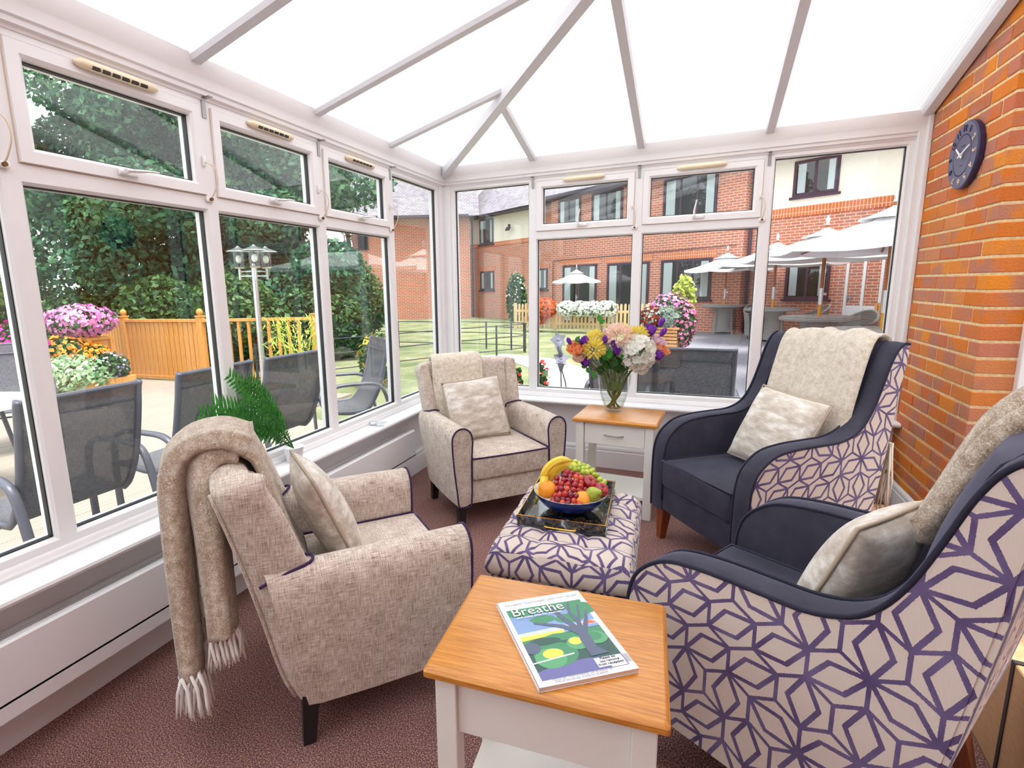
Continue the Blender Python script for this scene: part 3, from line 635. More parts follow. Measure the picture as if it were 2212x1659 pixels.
# ================================================================== tray, bowl and fruit
k = NT('black_marble'); v = k.noise(k.ob(), 7, 6, .7); v2 = k.noise(k.vm('ADD', k.ob(), k.vm('SCALE', k.noise(k.ob(), 6, 3, out=1), .35)), 9, 5, .6)
c = k.ramp(v2, [(.46, (.012, .013, .016)), (.56, sr(70, 78, 90)), (.62, sr(190, 196, 204)), (.68, sr(40, 44, 52))]); c = k.mix(k.ramp(v, [(.495, (0, 0, 0)), (.5, (.8, .8, .8)), (.505, (0, 0, 0))]), c, sr(214, 164, 60)); k.set(c, .12, coat=.5); MT['black_marble'] = k.m
plain('gold', sr(222, 172, 84), .25, 1); plain('bowl_blue', sr(34, 54, 142), .15, coat=.6); plain('bowl_white', sr(236, 234, 230), .2)
TRZ = .462
tray = empty('serving_tray', (1.486, -1.917, TRZ), R(3.8), 'black marbled serving tray with a thin gold rim on the footstool', 'tray')
a, b, h = .172, .239, .052
MB().bb(-a, a, -b, b, .006, .014, .002).build('tray_base', 'black_marble', tray)
m = MB(); m.loft([[(sx*q, sy*(q+b-a), z) for sx, sy in ((-1, -1), (1, -1), (1, 1), (-1, 1))] for q, z in ((a-.004, .006), (a, h), (a-.006, h), (a-.010, .012))]+[], (False, False)); m.build('tray_wall', 'black_marble', tray)
MB().tube([(-a+.003, -b+.003, h), (a-.003, -b+.003, h), (a-.003, b-.003, h), (-a+.003, b-.003, h)], .0032, 6, closed=True).build('rim', 'gold', tray)
for s in (-1, 1): MB().tube(smoothpath([(-.06, s*(b-.001), .024), (-.05, s*(b+.001), .017), (.05, s*(b+.001), .017), (.06, s*(b-.001), .024)], 3), .003, 6).build('handle', 'gold', tray)
BW = Vector((1.497, -1.955, TRZ+.0145)); BR = YAW
bowl = empty('fruit_bowl', BW, BR, 'wide navy blue fruit bowl standing on the marbled tray', 'bowl')
prof = [(.055, .0), (.058, .004), (.085, .012), (.118, .035), (.140, .062), (.150, .084)]
m = MB(); m.lathe(prof, n=48, caps=(True, False)); m.build('outside', 'bowl_blue', bowl, smooth=60)
k = NT('bowl_inside'); sp = k.n('ShaderNodeSeparateXYZ'); k.t.links.new(k.ob(), sp.inputs[0]); an = k.math('ARCTAN2', sp.outputs[1], sp.outputs[0])
f = k.math('FRACT', k.math('MULTIPLY', an, 4.5)); k.set(k.ramp(f, [(.0, sr(240, 236, 226)), (.45, sr(240, 236, 226)), (.5, sr(30, 44, 110)), (.62, sr(240, 236, 226)), (.8, sr(226, 190, 80)), (.9, sr(240, 236, 226))]), .2); MT['bowl_inside'] = k.m
m = MB(); m.lathe([(.150, .084), (.1505, .0865), (.1475, .086), (.137, .063), (.115, .038), (.08, .017), (.02, .010)], n=48, caps=(False, True)); m.build('inside', 'bowl_inside', bowl, smooth=60)
Mbw = Matrix.Translation(BW)@Matrix.Rotation(BR, 4, 'Z')
def fruit_at(name, x, y, z, label, cat, group=None, rot=(0, 0, 0)):
    o = empty(name, label=label, cat=cat, group=group); M4 = Mbw@Matrix.Translation((x, y, z)); o.location = M4.to_translation(); o.rotation_euler = (rot[0], rot[1], rot[2]+BR); return o
k = NT('orange_skin'); a_ = k.noise(k.ob(), 500, 2); k.set(k.ramp(k.noise(k.ob(), 20, 2), [(.3, sr(236, 134, 18)), (.7, sr(248, 164, 40))]), .35); k.bump(a_, .3, .001); MT['orange_skin'] = k.m
k = NT('apple_skin'); k.set(k.ramp(k.noise(k.ob((1, 1, .4)), 50, 4), [(.3, sr(120, 8, 22)), (.6, sr(178, 18, 34)), (.85, sr(220, 110, 60))]), .18, coat=.4); MT['apple_skin'] = k.m
k = NT('pear_skin'); k.set(k.ramp(k.noise(k.ob(), 60, 4), [(.3, sr(132, 150, 36)), (.7, sr(180, 186, 70))]), .4); MT['pear_skin'] = k.m
k = NT('banana_skin'); sp = k.n('ShaderNodeSeparateXYZ'); k.t.links.new(k.uv(), sp.inputs[0]); k.set(k.ramp(k.noise(k.ob(), 25, 3), [(.3, sr(232, 190, 40)), (.7, sr(246, 214, 84))]), .4); MT['banana_skin'] = k.m
plain('banana_tip', sr(120, 130, 40), .6); plain('stem_brown', sr(110, 80, 40), .7); plain('peach_skin', sr(240, 164, 60), .5, var=.1, sc=30)
k = NT('grape_red'); oi = k.n('ShaderNodeObjectInfo'); k.set(k.ramp(oi.outputs['Random'], [(0, sr(110, 16, 40)), (.5, sr(158, 26, 44)), (.8, sr(190, 50, 40)), (1, sr(206, 84, 50))]), .2, coat=.3); k.put(k.b.inputs['Subsurface Weight'], .15); k.put(k.b.inputs['Subsurface Radius'], (.01, .004, .003)); MT['grape_red'] = k.m
k = NT('grape_green'); oi = k.n('ShaderNodeObjectInfo'); k.set(k.ramp(oi.outputs['Random'], [(0, sr(150, 176, 36)), (1, sr(196, 208, 84))]), .2, coat=.3); k.put(k.b.inputs['Subsurface Weight'], .2); k.put(k.b.inputs['Subsurface Radius'], (.01, .01, .003)); MT['grape_green'] = k.m
for x, y, z, r, lab, nm, mt in ((-.100, -.028, .100, .038, 'orange on the left of the fruit bowl, below the bananas', 'orange', 'orange_skin'), (.028, -.088, .082, .034, 'yellow peach at the front of the fruit bowl', 'peach', 'peach_skin'), (.108, .048, .085, .034, 'orange behind the red apples in the fruit bowl', 'orange', 'orange_skin')):
    o = fruit_at(nm, x, y, z, lab, nm); pr = [(r*math.sin(t)*(1 if t < 2.8 else .95), -r*.95*math.cos(t)) for t in np.linspace(.05, math.pi-.12, 14)]+[(.003, r*.90)]
    m = MB(); m.lathe(pr, n=24); m.build('skin', mt, o, smooth=True); MB().cyl((0, 0, r*.89), (0, 0, r*.925), .004, .003, 8).build('stem', 'stem_brown', o)
for x, y, z, r, lab in ((.074, -.004, .112, .034, 'dark red apple lying higher on the right of the fruit bowl'), (.114, -.045, .098, .031, 'dark red apple at the right rim of the fruit bowl')):
    o = fruit_at('apple', x, y, z, lab, 'apple', 'apples in the bowl', (.5, .3, 0)); pr = [(.004, -r*.80), (.4*r, -r*.93), (.75*r, -r*.72), (.98*r, -r*.1), (1.0*r, r*.25), (.85*r, r*.66), (.5*r, r*.86), (.2*r, r*.80), (.03*r, r*.62)]
    m = MB(); m.lathe([tuple(p) for p in smoothpath(pr, 3)], n=24); m.build('skin', 'apple_skin', o, smooth=True); MB().tube([(0, 0, r*.6), (.003, 0, r*.9), (.007, 0, r*1.15)], .0016, 6).build('stem', 'stem_brown', o)
o = fruit_at('pear', .074, -.082, .098, 'green pear lying at the front right of the fruit bowl', 'pear', None, (R(62), 0, R(25))); r = .03
m = MB(); m.lathe([tuple(p) for p in smoothpath([(.003, -r*1.0), (.6*r, -r*.95), (1.0*r, -.3*r), (.95*r, .3*r), (.62*r, 1.0*r), (.42*r, 1.5*r), (.25*r, 1.75*r), (.04*r, 1.8*r)], 3)], n=22); m.build('skin', 'pear_skin', o, smooth=True); MB().tube([(0, 0, r*1.78), (.003, 0, r*2.05), (.010, 0, r*2.4)], .0017, 6).build('stem', 'stem_brown', o)
def banana(x, y, z, rot, lab, L=1.0):
    o = fruit_at('banana', x, y, z, lab, 'banana', 'bananas at the back of the bowl', rot); pts = []; rr = []
    for i in range(15):
        t = i/14; a = -1.15+2.1*t; pts.append((.085*L*math.sin(a), 0, .085*L*math.cos(a)-.07)); rr.append(.0175*min(1, .32+3.2*min(t, 1-t)))
    MB().tube(pts, rr, 7).build('skin', 'banana_skin', o, smooth=50)
    MB().tube([pts[0], (pts[0][0]-.010, 0, pts[0][2]-.010), (pts[0][0]-.016, 0, pts[0][2]-.018)], [.006, .0055, .006], 6).build('stem', 'banana_tip', o); MB().tube([pts[-1], (pts[-1][0]+.004, 0, pts[-1][2]-.005)], [.006, .003], 6).build('tip', 'banana_tip', o)
banana(-.060, .035, .178, (0, R(-30), R(10)), 'topmost banana, curving up to the right'); banana(-.020, .060, .150, (R(-20), R(-22), R(4)), 'banana lying under and behind the topmost one'); banana(-.110, .020, .120, (R(30), R(-42), R(70)), 'banana lowest at the left rim of the bowl', .9)
def grapes(lab, mt, pts, r, stem):
    o = fruit_at('grape_bunch', 0, 0, 0, lab, 'grapes'); me = None
    for p in pts:
        if me is None:
            g = MB().ell((0, 0, 0), (r, r, r*1.15), 12, 8).build('grape', mt, o, smooth=True); me = g.data
        else:
            g = bpy.data.objects.new('grape', me); COL.objects.link(g); g.parent = o
        g.location = p; g.rotation_euler = (random.uniform(-1, 1), random.uniform(-1, 1), 0); s_ = random.uniform(.9, 1.1); g.scale = (s_, s_, s_)
    m = MB(); m.tube(smoothpath(stem, 3), .0022, 5)
    for p in pts[::2]:
        q = min(stem, key=lambda c: (c[0]-p[0])**2+(c[1]-p[1])**2); m.tube([q, p], .0012, 4)
    m.build('stalk', 'stem_brown', o)
rp = [(-.048, -.094, .085), (-.028, -.102, .083), (-.008, -.106, .083), (-.060, -.080, .098), (-.040, -.086, .103), (-.018, -.092, .101), (.004, -.098, .098), (-.050, -.066, .117), (-.028, -.072, .119), (-.004, -.078, .116), (.018, -.074, .110), (.026, -.055, .122), (.004, -.058, .128), (-.022, -.054, .130), (-.046, -.046, .128), (.036, -.034, .128), (.014, -.036, .136), (-.010, -.032, .138), (-.034, -.026, .138), (.040, -.008, .138), (.020, -.010, .144), (-.004, -.006, .146), (-.026, .000, .147), (.030, .014, .146), (.008, .018, .152), (-.012, .022, .154), (.046, -.060, .106), (-.074, -.066, .088), (-.068, -.088, .080), (-.066, -.046, .108), (-.062, -.018, .122), (-.056, .006, .134), (-.034, -.112, .074), (.012, -.116, .074), (-.052, -.104, .074), (-.086, -.082, .070)]
grapes('bunch of red grapes spilling over the front of the fruit bowl', 'grape_red', rp, .0128, [(-.01, .0, .145), (-.015, -.03, .13), (-.01, -.06, .112), (-.02, -.085, .095)])
gp = [(.010, .062, .165), (.030, .070, .172), (.022, .050, .168), (.048, .058, .168), (.040, .038, .160), (.062, .044, .160), (.078, .052, .158), (.056, .026, .152), (.074, .030, .150), (.092, .038, .148), (.106, .028, .138), (.124, .014, .122), (.118, .036, .132), (.066, .064, .166), (.086, .066, .160), (.104, .054, .148), (.024, .034, .160), (.006, .044, .166), (.136, -.002, .108), (.126, -.010, .110), (.036, .082, .178), (.018, .080, .176), (.142, .012, .112), (.050, .078, .172)]
grapes('bunch of green grapes draped over the back right of the fruit bowl', 'grape_green', gp, .0120, [(.02, .06, .158), (.06, .05, .150), (.10, .035, .135), (.13, .01, .11)])

# ================================================================== vase of flowers
k = NT('clear_glass'); fr = k.n('ShaderNodeFresnel'); ge = k.n('ShaderNodeNewGeometry'); k.put(fr.inputs[0], k.math('ADD', k.math('MULTIPLY', ge.outputs['Backfacing'], 1/1.5-1.5), 1.5))
tr = k.n('ShaderNodeBsdfTransparent'); tr.inputs[0].default_value = (.94, .96, .96, 1); gl = k.n('ShaderNodeBsdfGlossy'); gl.inputs['Roughness'].default_value = .02; ms = k.n('ShaderNodeMixShader')
k.t.links.new(fr.outputs[0], ms.inputs[0]); k.t.links.new(tr.outputs[0], ms.inputs[1]); k.t.links.new(gl.outputs[0], ms.inputs[2]); k.t.links.new(ms.outputs[0], k.o.inputs[0]); MT['clear_glass'] = k.m
k = NT('water'); tr = k.n('ShaderNodeBsdfTransparent'); tr.inputs[0].default_value = (.93, .95, .90, 1); gl = k.n('ShaderNodeBsdfGlossy'); gl.inputs['Roughness'].default_value = .0; ms = k.n('ShaderNodeMixShader'); ms.inputs[0].default_value = .06
k.t.links.new(tr.outputs[0], ms.inputs[1]); k.t.links.new(gl.outputs[0], ms.inputs[2]); k.t.links.new(ms.outputs[0], k.o.inputs[0]); MT['water'] = k.m
VB = Vector((1.483, -.632, .600)); Mv = Matrix.Translation(VB)@Matrix.Rotation(YAW, 4, 'Z')
vase = empty('vase', VB, YAW, 'clear glass vase half filled with stems on the corner side table', 'vase')
vp = [(.048, 0), (.052, .004), (.060, .03), (.076, .08), (.090, .135), (.099, .19), (.102, .236), (.0985, .236), (.095, .19), (.086, .135), (.072, .082), (.056, .034), (.045, .022), (.004, .020)]
MB().lathe(vp, n=48).build('glass_body', 'clear_glass', vase, smooth=60)
MB().lathe([(.004, .021), (.045, .023), (.056, .035), (.0695, .078), (.068, .079), (.004, .079)], n=40).build('water', 'water', vase, smooth=40)
def lf(px, py, dy=0): return ((px-1325)*.00302, dy, (887-py)*.00302*1.005-dy*.24)
def petal(m, M4, L, W, cup=.3, nseg=4, tip=.15):
    rows = []
    for i in range(nseg+1):
        t = i/nseg; w_ = W*math.sin(math.pi*min(.5+.0, 1)*1)*(math.sin(math.pi*(.12+.80*t)))**.7; z_ = cup*L*t*t
        rows.append([M4@Vector((a*w_, L*t, z_+abs(a)*W*.35)) for a in (-1, 0, 1)])
    vs = [tuple(p) for r_ in rows for p in r_]; fs = [(i*3+j, i*3+j+1, i*3+j+4, i*3+j+3) for i in range(nseg) for j in range(2)]; m.add(vs, fs)
def petalmat(name, c0, c1, tr_=.25):
    k = NT(name); k.set(k.ramp(k.noise(k.ob(), 60, 3), [(.3, c0), (.7, c1)]), .6, spec=.2); t_ = k.n('ShaderNodeBsdfTranslucent'); k.t.links.new(k.b.inputs['Base Color'].links[0].from_socket, t_.inputs[0]); ms = k.n('ShaderNodeMixShader'); ms.inputs[0].default_value = .4; k.t.links.new(k.b.outputs[0], ms.inputs[1]); k.t.links.new(t_.outputs[0], ms.inputs[2]); k.t.links.new(ms.outputs[0], k.o.inputs[0]); MT[name] = k.m
petalmat('petal_white', sr(248, 246, 234), sr(254, 254, 250)); petalmat('petal_yellow', sr(236, 214, 84), sr(250, 236, 140)); petalmat('petal_peach', sr(248, 212, 184), sr(253, 236, 222)); petalmat('petal_orange', sr(246, 150, 96), sr(250, 186, 140)); petalmat('petal_pink', sr(238, 196, 216), sr(250, 226, 236)); petalmat('petal_purple', sr(112, 40, 170), sr(168, 96, 214))
petalmat('leaf_green', sr(50, 124, 52), sr(92, 172, 72)); petalmat('leaf_dark', sr(36, 76, 38), sr(70, 112, 54)); petalmat('fern_green', sr(34, 96, 38), sr(78, 148, 60)); petalmat('leaf_olive', sr(92, 112, 54), sr(140, 150, 80)); petalmat('stem_green', sr(96, 124, 50), sr(150, 150, 80))
def bloom_mesh(kind, r, rnd):
    m = MB()
    if kind == 'hydrangea':
        for i in range(150):
            z_ = rnd.uniform(-.75, 1); a = rnd.uniform(0, 6.283); q = math.sqrt(max(0, 1-z_*z_)); d = Vector((q*math.cos(a), q*math.sin(a), z_)); rot = d.to_track_quat('Z', 'Y').to_matrix().to_4x4()
            base = Matrix.Translation(d*r*rnd.uniform(.86, 1.0))@rot@Matrix.Rotation(rnd.uniform(0, 6), 4, 'Z')
            for j in range(4): petal(m, base@Matrix.Rotation(j*math.pi/2, 4, 'Z'), r*.27, r*.17, .3, 3)
    elif kind == 'mum':
        n = 90
        for i in range(n):
            t = (i+.5)/n; z_ = 1-1.35*t; a = i*2.39996; q = math.sqrt(max(0, 1-z_*z_)); d = Vector((q*math.cos(a), q*math.sin(a), z_)); rot = d.to_track_quat('Z', 'Y').to_matrix().to_4x4()
            M4 = Matrix.Translation(d*r*.55)@rot@Matrix.Rotation(rnd.uniform(0, 6), 4, 'Z')@Matrix.Rotation(R(62), 4, 'X'); petal(m, M4, r*.52, r*.13, .5, 3)
    elif kind == 'rose':
        for ring, (n, op, L) in enumerate(((4, 78, .75), (5, 66, .9), (6, 50, 1.0), (7, 32, 1.1))):
            for j in range(n):
                M4 = Matrix.Rotation(6.283*j/n+ring*.5, 4, 'Z')@Matrix.Translation((0, r*.12*ring, -r*.3))@Matrix.Rotation(R(op), 4, 'X'); petal(m, M4, r*L, r*.55, .45, 4)
    elif kind == 'bell':
        for j in range(6):
            M4 = Matrix.Rotation(6.283*j/6, 4, 'Z')@Matrix.Translation((0, r*.08, -r*.6))@Matrix.Rotation(R(58 if j % 2 else 46), 4, 'X'); petal(m, M4, r*1.35, r*.55, .35, 4)
        for j in range(4):
            M4 = Matrix.Rotation(6.283*j/4+.4, 4, 'Z')@Matrix.Translation((0, 0, -r*.5))@Matrix.Rotation(R(76), 4, 'X'); petal(m, M4, r*1.1, r*.4, .3, 4)
    elif kind == 'bud': m.lathe([(.002, -r*.9), (r*.35, -r*.5), (r*.5, 0), (r*.42, r*.6), (r*.15, r*1.0), (.002, r*1.05)], n=10)
    elif kind == 'daisy':
        for ring in range(2):
            for j in range(11): petal(m, Matrix.Rotation(6.283*j/11+ring*.28, 4, 'Z')@Matrix.Rotation(R(18+ring*20), 4, 'X'), r*(1-.2*ring), r*.17, .1, 3)
    return m
BC = Vector((0, 0, .20))
def flower(nm, kind, px, py, dy, r, mt, lab, cat='flower', group=None):
    r *= 1.0 if kind == 'hydrangea' else 1.35 if mt == 'petal_purple' else 1.15
    rnd = random.Random(int(px*7+py)); c = Vector(lf(px, py, dy)); o = empty(nm, label=lab, cat=cat, group=group); o.matrix_world = Mv; o.location = Mv.to_translation(); o.rotation_euler = (0, 0, YAW)
    d = (c-Vector((0, 0, .14))); d.normalize(); d = (d*.7+Vector((0, -.35, .35))).normalized(); b = bloom_mesh(kind, r, rnd).build('bloom', mt, o, smooth=True, kind='stuff'); b.location = c; b.rotation_euler = d.to_track_quat('Z', 'Y').to_euler()
    ex = Vector((c.x*.30, c.y*.30+.0, .225)); ft = Vector((max(-.036, min(.036, -c.x*.20))+rnd.uniform(-.008, .008), rnd.uniform(-.026, .026), .026))
    MB().tube(smoothpath([ft, Vector((c.x*.10+rnd.uniform(-.012, .012), c.y*.1+rnd.uniform(-.014, .014), .105)), ex, c*.55+ex*.45+Vector((0, 0, .01)), c-d*r*.5], 3), .0026, 6).build('stem', 'stem_green', o, smooth=True); return o
flower('hydrangea', 'hydrangea', 1364, 766, -.06, .108, 'petal_white', 'large white hydrangea head on the right of the bouquet'); flower('hydrangea', 'hydrangea', 1371, 797, -.075, .045, 'petal_white', 'small white hydrangea sprig hanging over the vase rim')
flower('chrysanthemum', 'mum', 1274, 759, -.08, .060, 'petal_yellow', 'yellow chrysanthemum low on the left of the bouquet'); flower('chrysanthemum', 'mum', 1281, 736, -.02, .052, 'petal_yellow', 'pale yellow chrysanthemum high on the left of the bouquet'); flower('chrysanthemum', 'mum', 1369, 731, -.02, .056, 'petal_yellow', 'yellow chrysanthemum above the large white hydrangea'); flower('chrysanthemum', 'mum', 1327, 733, -.05, .074, 'petal_peach', 'pale peach chrysanthemum at the top middle of the bouquet')
flower('daisy', 'daisy', 1331, 715, .03, .055, 'petal_pink', 'pale pink daisy at the very top of the bouquet'); flower('daisy', 'mum', 1310, 726, .0, .036, 'petal_pink', 'small pink bloom beside the peach chrysanthemum')
flower('rose', 'rose', 1243, 760, -.05, .052, 'petal_orange', 'peach orange rose at the far left of the bouquet'); flower('rose', 'rose', 1249, 778, -.06, .038, 'petal_peach', 'pale peach rose low at the far left'); flower('rose', 'rose', 1411, 765, -.03, .052, 'petal_orange', 'peach orange rose at the far right of the bouquet'); flower('rose', 'rose', 1411, 746, .0, .044, 'petal_pink', 'pale pink rose at the upper right of the bouquet')
for px, py, dy, r, kd, lab in ((1257, 744, -.06, .034, 'bell', 'purple bell flower above the left peach rose'), (1258, 786, -.08, .036, 'bell', 'purple bell flower hanging lowest on the left'), (1319, 765, -.10, .030, 'bell', 'purple bell flower in the middle beside the white hydrangea'), (1296, 740, -.08, .026, 'bud', 'purple bud standing left of the peach chrysanthemum'), (1312, 748, -.09, .024, 'bud', 'purple bud just above the middle purple flower'), (1403, 774, -.07, .042, 'bell', 'purple bell flower low on the right'), (1393, 722, -.01, .040, 'bell', 'purple bell flower at the upper right'), (1385, 745, -.08, .020, 'bud', 'small purple bud right of the white hydrangea'), (1419, 703, .0, .026, 'bud', 'purple bud standing highest at the right'), (1422, 724, -.01, .026, 'bud', 'purple bud farthest out at the right'), (1227, 739, -.03, .022, 'bud', 'purple bud farthest out at the left')):
    flower('lisianthus', kd, px, py, dy, r, 'petal_purple', lab, group='purple flowers of the bouquet')
def leaf_mesh(L, W):
    m = MB(); rows = []
    for i in range(7):
        t = i/6; w_ = W*math.sin(math.pi*t**.8)*(1 if t < 1 else 0)+.0004; rows.append([(-w_, L*t, .10*w_+.10*L*t*t), (0, L*t, .10*L*t*t-.02*w_), (w_, L*t, .10*w_+.10*L*t*t)])
    vs = [p for r_ in rows for p in r_]; m.add(vs, [(i*3+j, i*3+j+1, i*3+j+4, i*3+j+3) for i in range(6) for j in range(2)]); return m
def sprig(lab, base, leaves, mt='leaf_green', L=.055, W=.016):
    o = empty('leaf_sprig', label=lab, cat='greenery'); o.location = Mv.to_translation(); o.rotation_euler = (0, 0, YAW); me = None
    for px, py, dy, ang, s_ in leaves:
        c = Vector(lf(px, py, dy))
        if me is None: g = leaf_mesh(L, W).build('leaf', mt, o, smooth=True); me = g.data
        else: g = bpy.data.objects.new('leaf', me); COL.objects.link(g); g.parent = o
        g.location = c; g.rotation_euler = (R(78), R(-ang), R(random.uniform(-25, 25))) ; g.scale = (s_, s_, s_)
        MB().tube(smoothpath([base, (Vector(base)+c)/2+Vector((0, 0, .015)), c], 4), .0018, 5).build('twig', 'stem_green', o)
sprig('tall green sprig rising above the bouquet', (-.03, 0, .22), [(1293, 700, .0, 12, 1.0), (1291, 701, .0, -72, .95)]); sprig('green sprig reaching out at the far left', (-.05, -.02, .22), [(1240, 741, -.03, -30, .85), (1238, 744, -.04, -85, .9), (1243, 745, -.03, -110, .8)])
sprig('bright green leaves in the middle of the bouquet', (.0, -.05, .22), [(1305, 780, -.11, 4, 1.25), (1308, 777, -.11, 80, 1.25), (1298, 778, -.11, -35, .9), (1332, 782, -.11, 20, .7)], W=.02)
sprig('dark leaves over the left of the vase rim', (-.03, -.03, .2), [(1300, 795, -.08, -60, 1.6), (1295, 790, -.06, -85, 1.5), (1290, 786, -.05, -40, 1.5), (1282, 797, -.06, -110, 1.2), (1300, 800, -.09, -20, 1.3)], 'leaf_dark', W=.022); sprig('dark leaves over the right of the vase rim', (.03, -.03, .2), [(1330, 798, -.08, 55, 1.6), (1340, 800, -.06, 80, 1.5), (1320, 790, -.06, 10, 1.6), (1335, 785, -.04, 30, 1.5), (1345, 795, -.08, 100, 1.1), (1312, 797, -.10, -8, 1.2)], 'leaf_dark', W=.022)
sprig('teal green leaves drooping at the left of the vase', (-.05, -.02, .21), [(1262, 795, -.05, -150, .8), (1275, 803, -.06, -170, .9), (1252, 792, -.04, -100, .7)]); sprig('folded leaves packed inside the vase', (.0, .0, .10), [(1325, 846, -.03, 0, 1.2), (1318, 845, -.045, -18, 1.1), (1332, 845, -.045, 20, 1.1), (1312, 840, -.02, -26, 1.0), (1338, 840, -.02, 28, 1.0)], 'leaf_olive', W=.020)

# ================================================================== fern in a pot, tealight and lid on the left sill
FB = Vector((.068, -1.99, .531)); fern = empty('potted_fern', FB, 0, 'green fern on the left window sill behind the nearest beige chair', 'potted plant')
MB().lathe([(.036, 0), (.038, .004), (.050, .075), (.053, .08), (.049, .08), (.046, .07), (.004, .068)], n=24).build('pot', 'white_paint', fern, smooth=40)
fm = MB()
def leaflet_mesh():
    m = MB(); m.add([(0, 0, 0), (.0055, .010, .002), (.004, .024, .001), (0, .034, 0), (-.004, .024, .001), (-.0055, .010, .002)], [(0, 1, 2, 3, 4, 5)]); return m
for tx, ty, lean in ((490, 806, 0), (424, 893, .02), (452, 868, .05), (534, 812, .02), (578, 872, -.02), (565, 925, .03), (438, 938, .06), (520, 855, .05), (470, 905, .08)):
    tip = Vector(on_plane(tx, ty, (FB.x+lean, 0, 0), (1, 0, 0)))-FB; b0 = Vector((0, 0, .07)); mid = (b0+tip)/2+Vector((0, 0, .015+.03*(abs(tip.y) > .06)))
    P = smoothpath([b0, mid, tip], 12); fr_ = MB(); fr_.tube(P, [.0022*(1-.8*i/(len(P)-1)) for i in range(len(P))], 5); n = len(P); LT = (tip-b0).length
    for i in range(4, n-1):
        for sub_ in (0,):
            p = Vector(P[i]*(1-sub_)+P[i+1]*sub_); t = Vector(P[i+1]-P[i]).normalized(); s_ = t.cross(Vector((1, 0, .15))).normalized(); u = (i+sub_)/n; l = LT*.100*math.sin(math.pi*min(1, .12+.95*(1-u)))**.8+.004
            for sd in (-1, 1):
                d = (s_*sd+t*.45).normalized(); wv = t*(.0058*(l/.03+.35)); fr_.add([p-wv*.7, p+d*l*.5-wv*.6, p+d*l+t*l*.1, p+d*l*.5+wv*.8, p+wv*.7], [(0, 1, 2, 3, 4)])
    fr_.build('frond', 'fern_green', fern, kind='stuff')
tl = empty('tealight_holder', (.052, -1.235, .531), 0, 'small clear glass tealight holder on the left sill', 'candle holder'); MB().lathe([(.022, 0), (.026, .003), (.030, .022), (.027, .022), (.023, .006), (.003, .005)], n=20).build('glass_cup', 'clear_glass', tl, smooth=50); MB().lathe([(.018, .006), (.018, .014), (.002, .014)], n=16).build('candle', 'white_paint', tl)
tag(MB().lathe([(.030, 0), (.033, .003), (.033, .005), (.004, .006)], c=(.075, -1.165, .531), n=24).build('glass_coaster', 'clear_glass', None, smooth=40), 'round clear glass disc beside the tealight on the sill', 'coaster')
tag(MB().lathe([(.03, 0), (.032, .003), (.032, .005), (.004, .006)], c=(.105, -1.24, .531), n=24).build('glass_coaster', 'clear_glass', None, smooth=40), 'round clear glass disc in front of the tealight on the sill', 'coaster')

# ================================================================== magazine on the front table
plain('paper', sr(236, 236, 240), .35); plain('page_edges', sr(224, 206, 196), .7)
for nm, c in (('ink_sky', (128, 156, 200)), ('ink_sky2', (196, 206, 224)), ('ink_yellow', (242, 214, 84)), ('ink_green', (64, 136, 96)), ('ink_dgreen', (44, 84, 76)), ('ink_mgreen', (86, 160, 110)), ('ink_trunk', (84, 96, 120)), ('ink_purple', (104, 104, 160)), ('ink_orange', (240, 110, 70)), ('ink_white', (240, 240, 244)), ('ink_grey', (170, 172, 180)), ('ink_black', (36, 36, 48))): plain(nm, sr(*c), .35)
mg = empty('magazine', (1.691, -2.941, .6005), R(36.8), 'magazine with a tree landscape cover lying on the front side table', 'magazine')
MW, MH, TH = .222, .296, .011
MB().bb(-MW/2+.001, MW/2-.001, -MH/2+.001, MH/2-.001, .0006, TH-.0006).build('pages', 'page_edges', mg)
MB().bb(-MW/2, MW/2, -MH/2, MH/2, TH-.0006, TH).bb(-MW/2, MW/2, -MH/2, MH/2, 0, .0006).bb(-MW/2-.0004, -MW/2+.0012, -MH/2, MH/2, 0, TH).build('cover', 'paper', mg)
cov = empty('cover_print'); cov.parent = mg
lay = [0]
def ink(poly, mt, dz=None):      # flat print, coordinates 0..1 across the picture on the cover
    lay[0] += 1; z0 = TH+.00004*lay[0]; poly = [(min(max(x, 0), 1.07), min(max(y, 0), 1)) for x, y in poly] if max(q[0] for q in poly) > 1.05 else [(min(max(x, 0), 1), min(max(y, 0), 1)) for x, y in poly]
    MB().add([((x-.5)*.196, -.132+y*.242, z0) for x, y in poly], [tuple(range(len(poly)))]).build('print', mt, cov)
def blob(cx, cy, rx, ry, n=18, w=.0): return [(cx+rx*(1+w*math.sin(5*a))*math.cos(a), cy+ry*(1+w*math.sin(7*a))*math.sin(a)) for a in (2*math.pi*i/n for i in range(n))]
ink([(0, 0), (1, 0), (1, 1), (0, 1)], 'ink_dgreen'); ink([(0, .52), (1, .56), (1, .98), (0, .98)], 'ink_sky'); ink([(0, .56), (1, .60), (1, .66), (0, .62)], 'ink_sky2'); ink([(0, .51), (.55, .545), (.55, .585), (0, .575)], 'ink_yellow'); ink([(0, .42), (1, .46), (1, .55), (.6, .53), (.4, .55), (.2, .51), (0, .51)], 'ink_green')
for q in ((.2, .95, .3, .08), (.62, .97, .4, .1), (.95, .85, .2, .1), (.38, .78, .16, .06), (.72, .74, .2, .07)): ink(blob(*q, 20, .08), 'ink_green')
ink(blob(.90, .605, .085, .05)[0:10], 'ink_orange'); ink([(0, 0), (1, 0), (1, .12), (.6, .16), (.3, .16), (0, .10)], 'ink_purple')
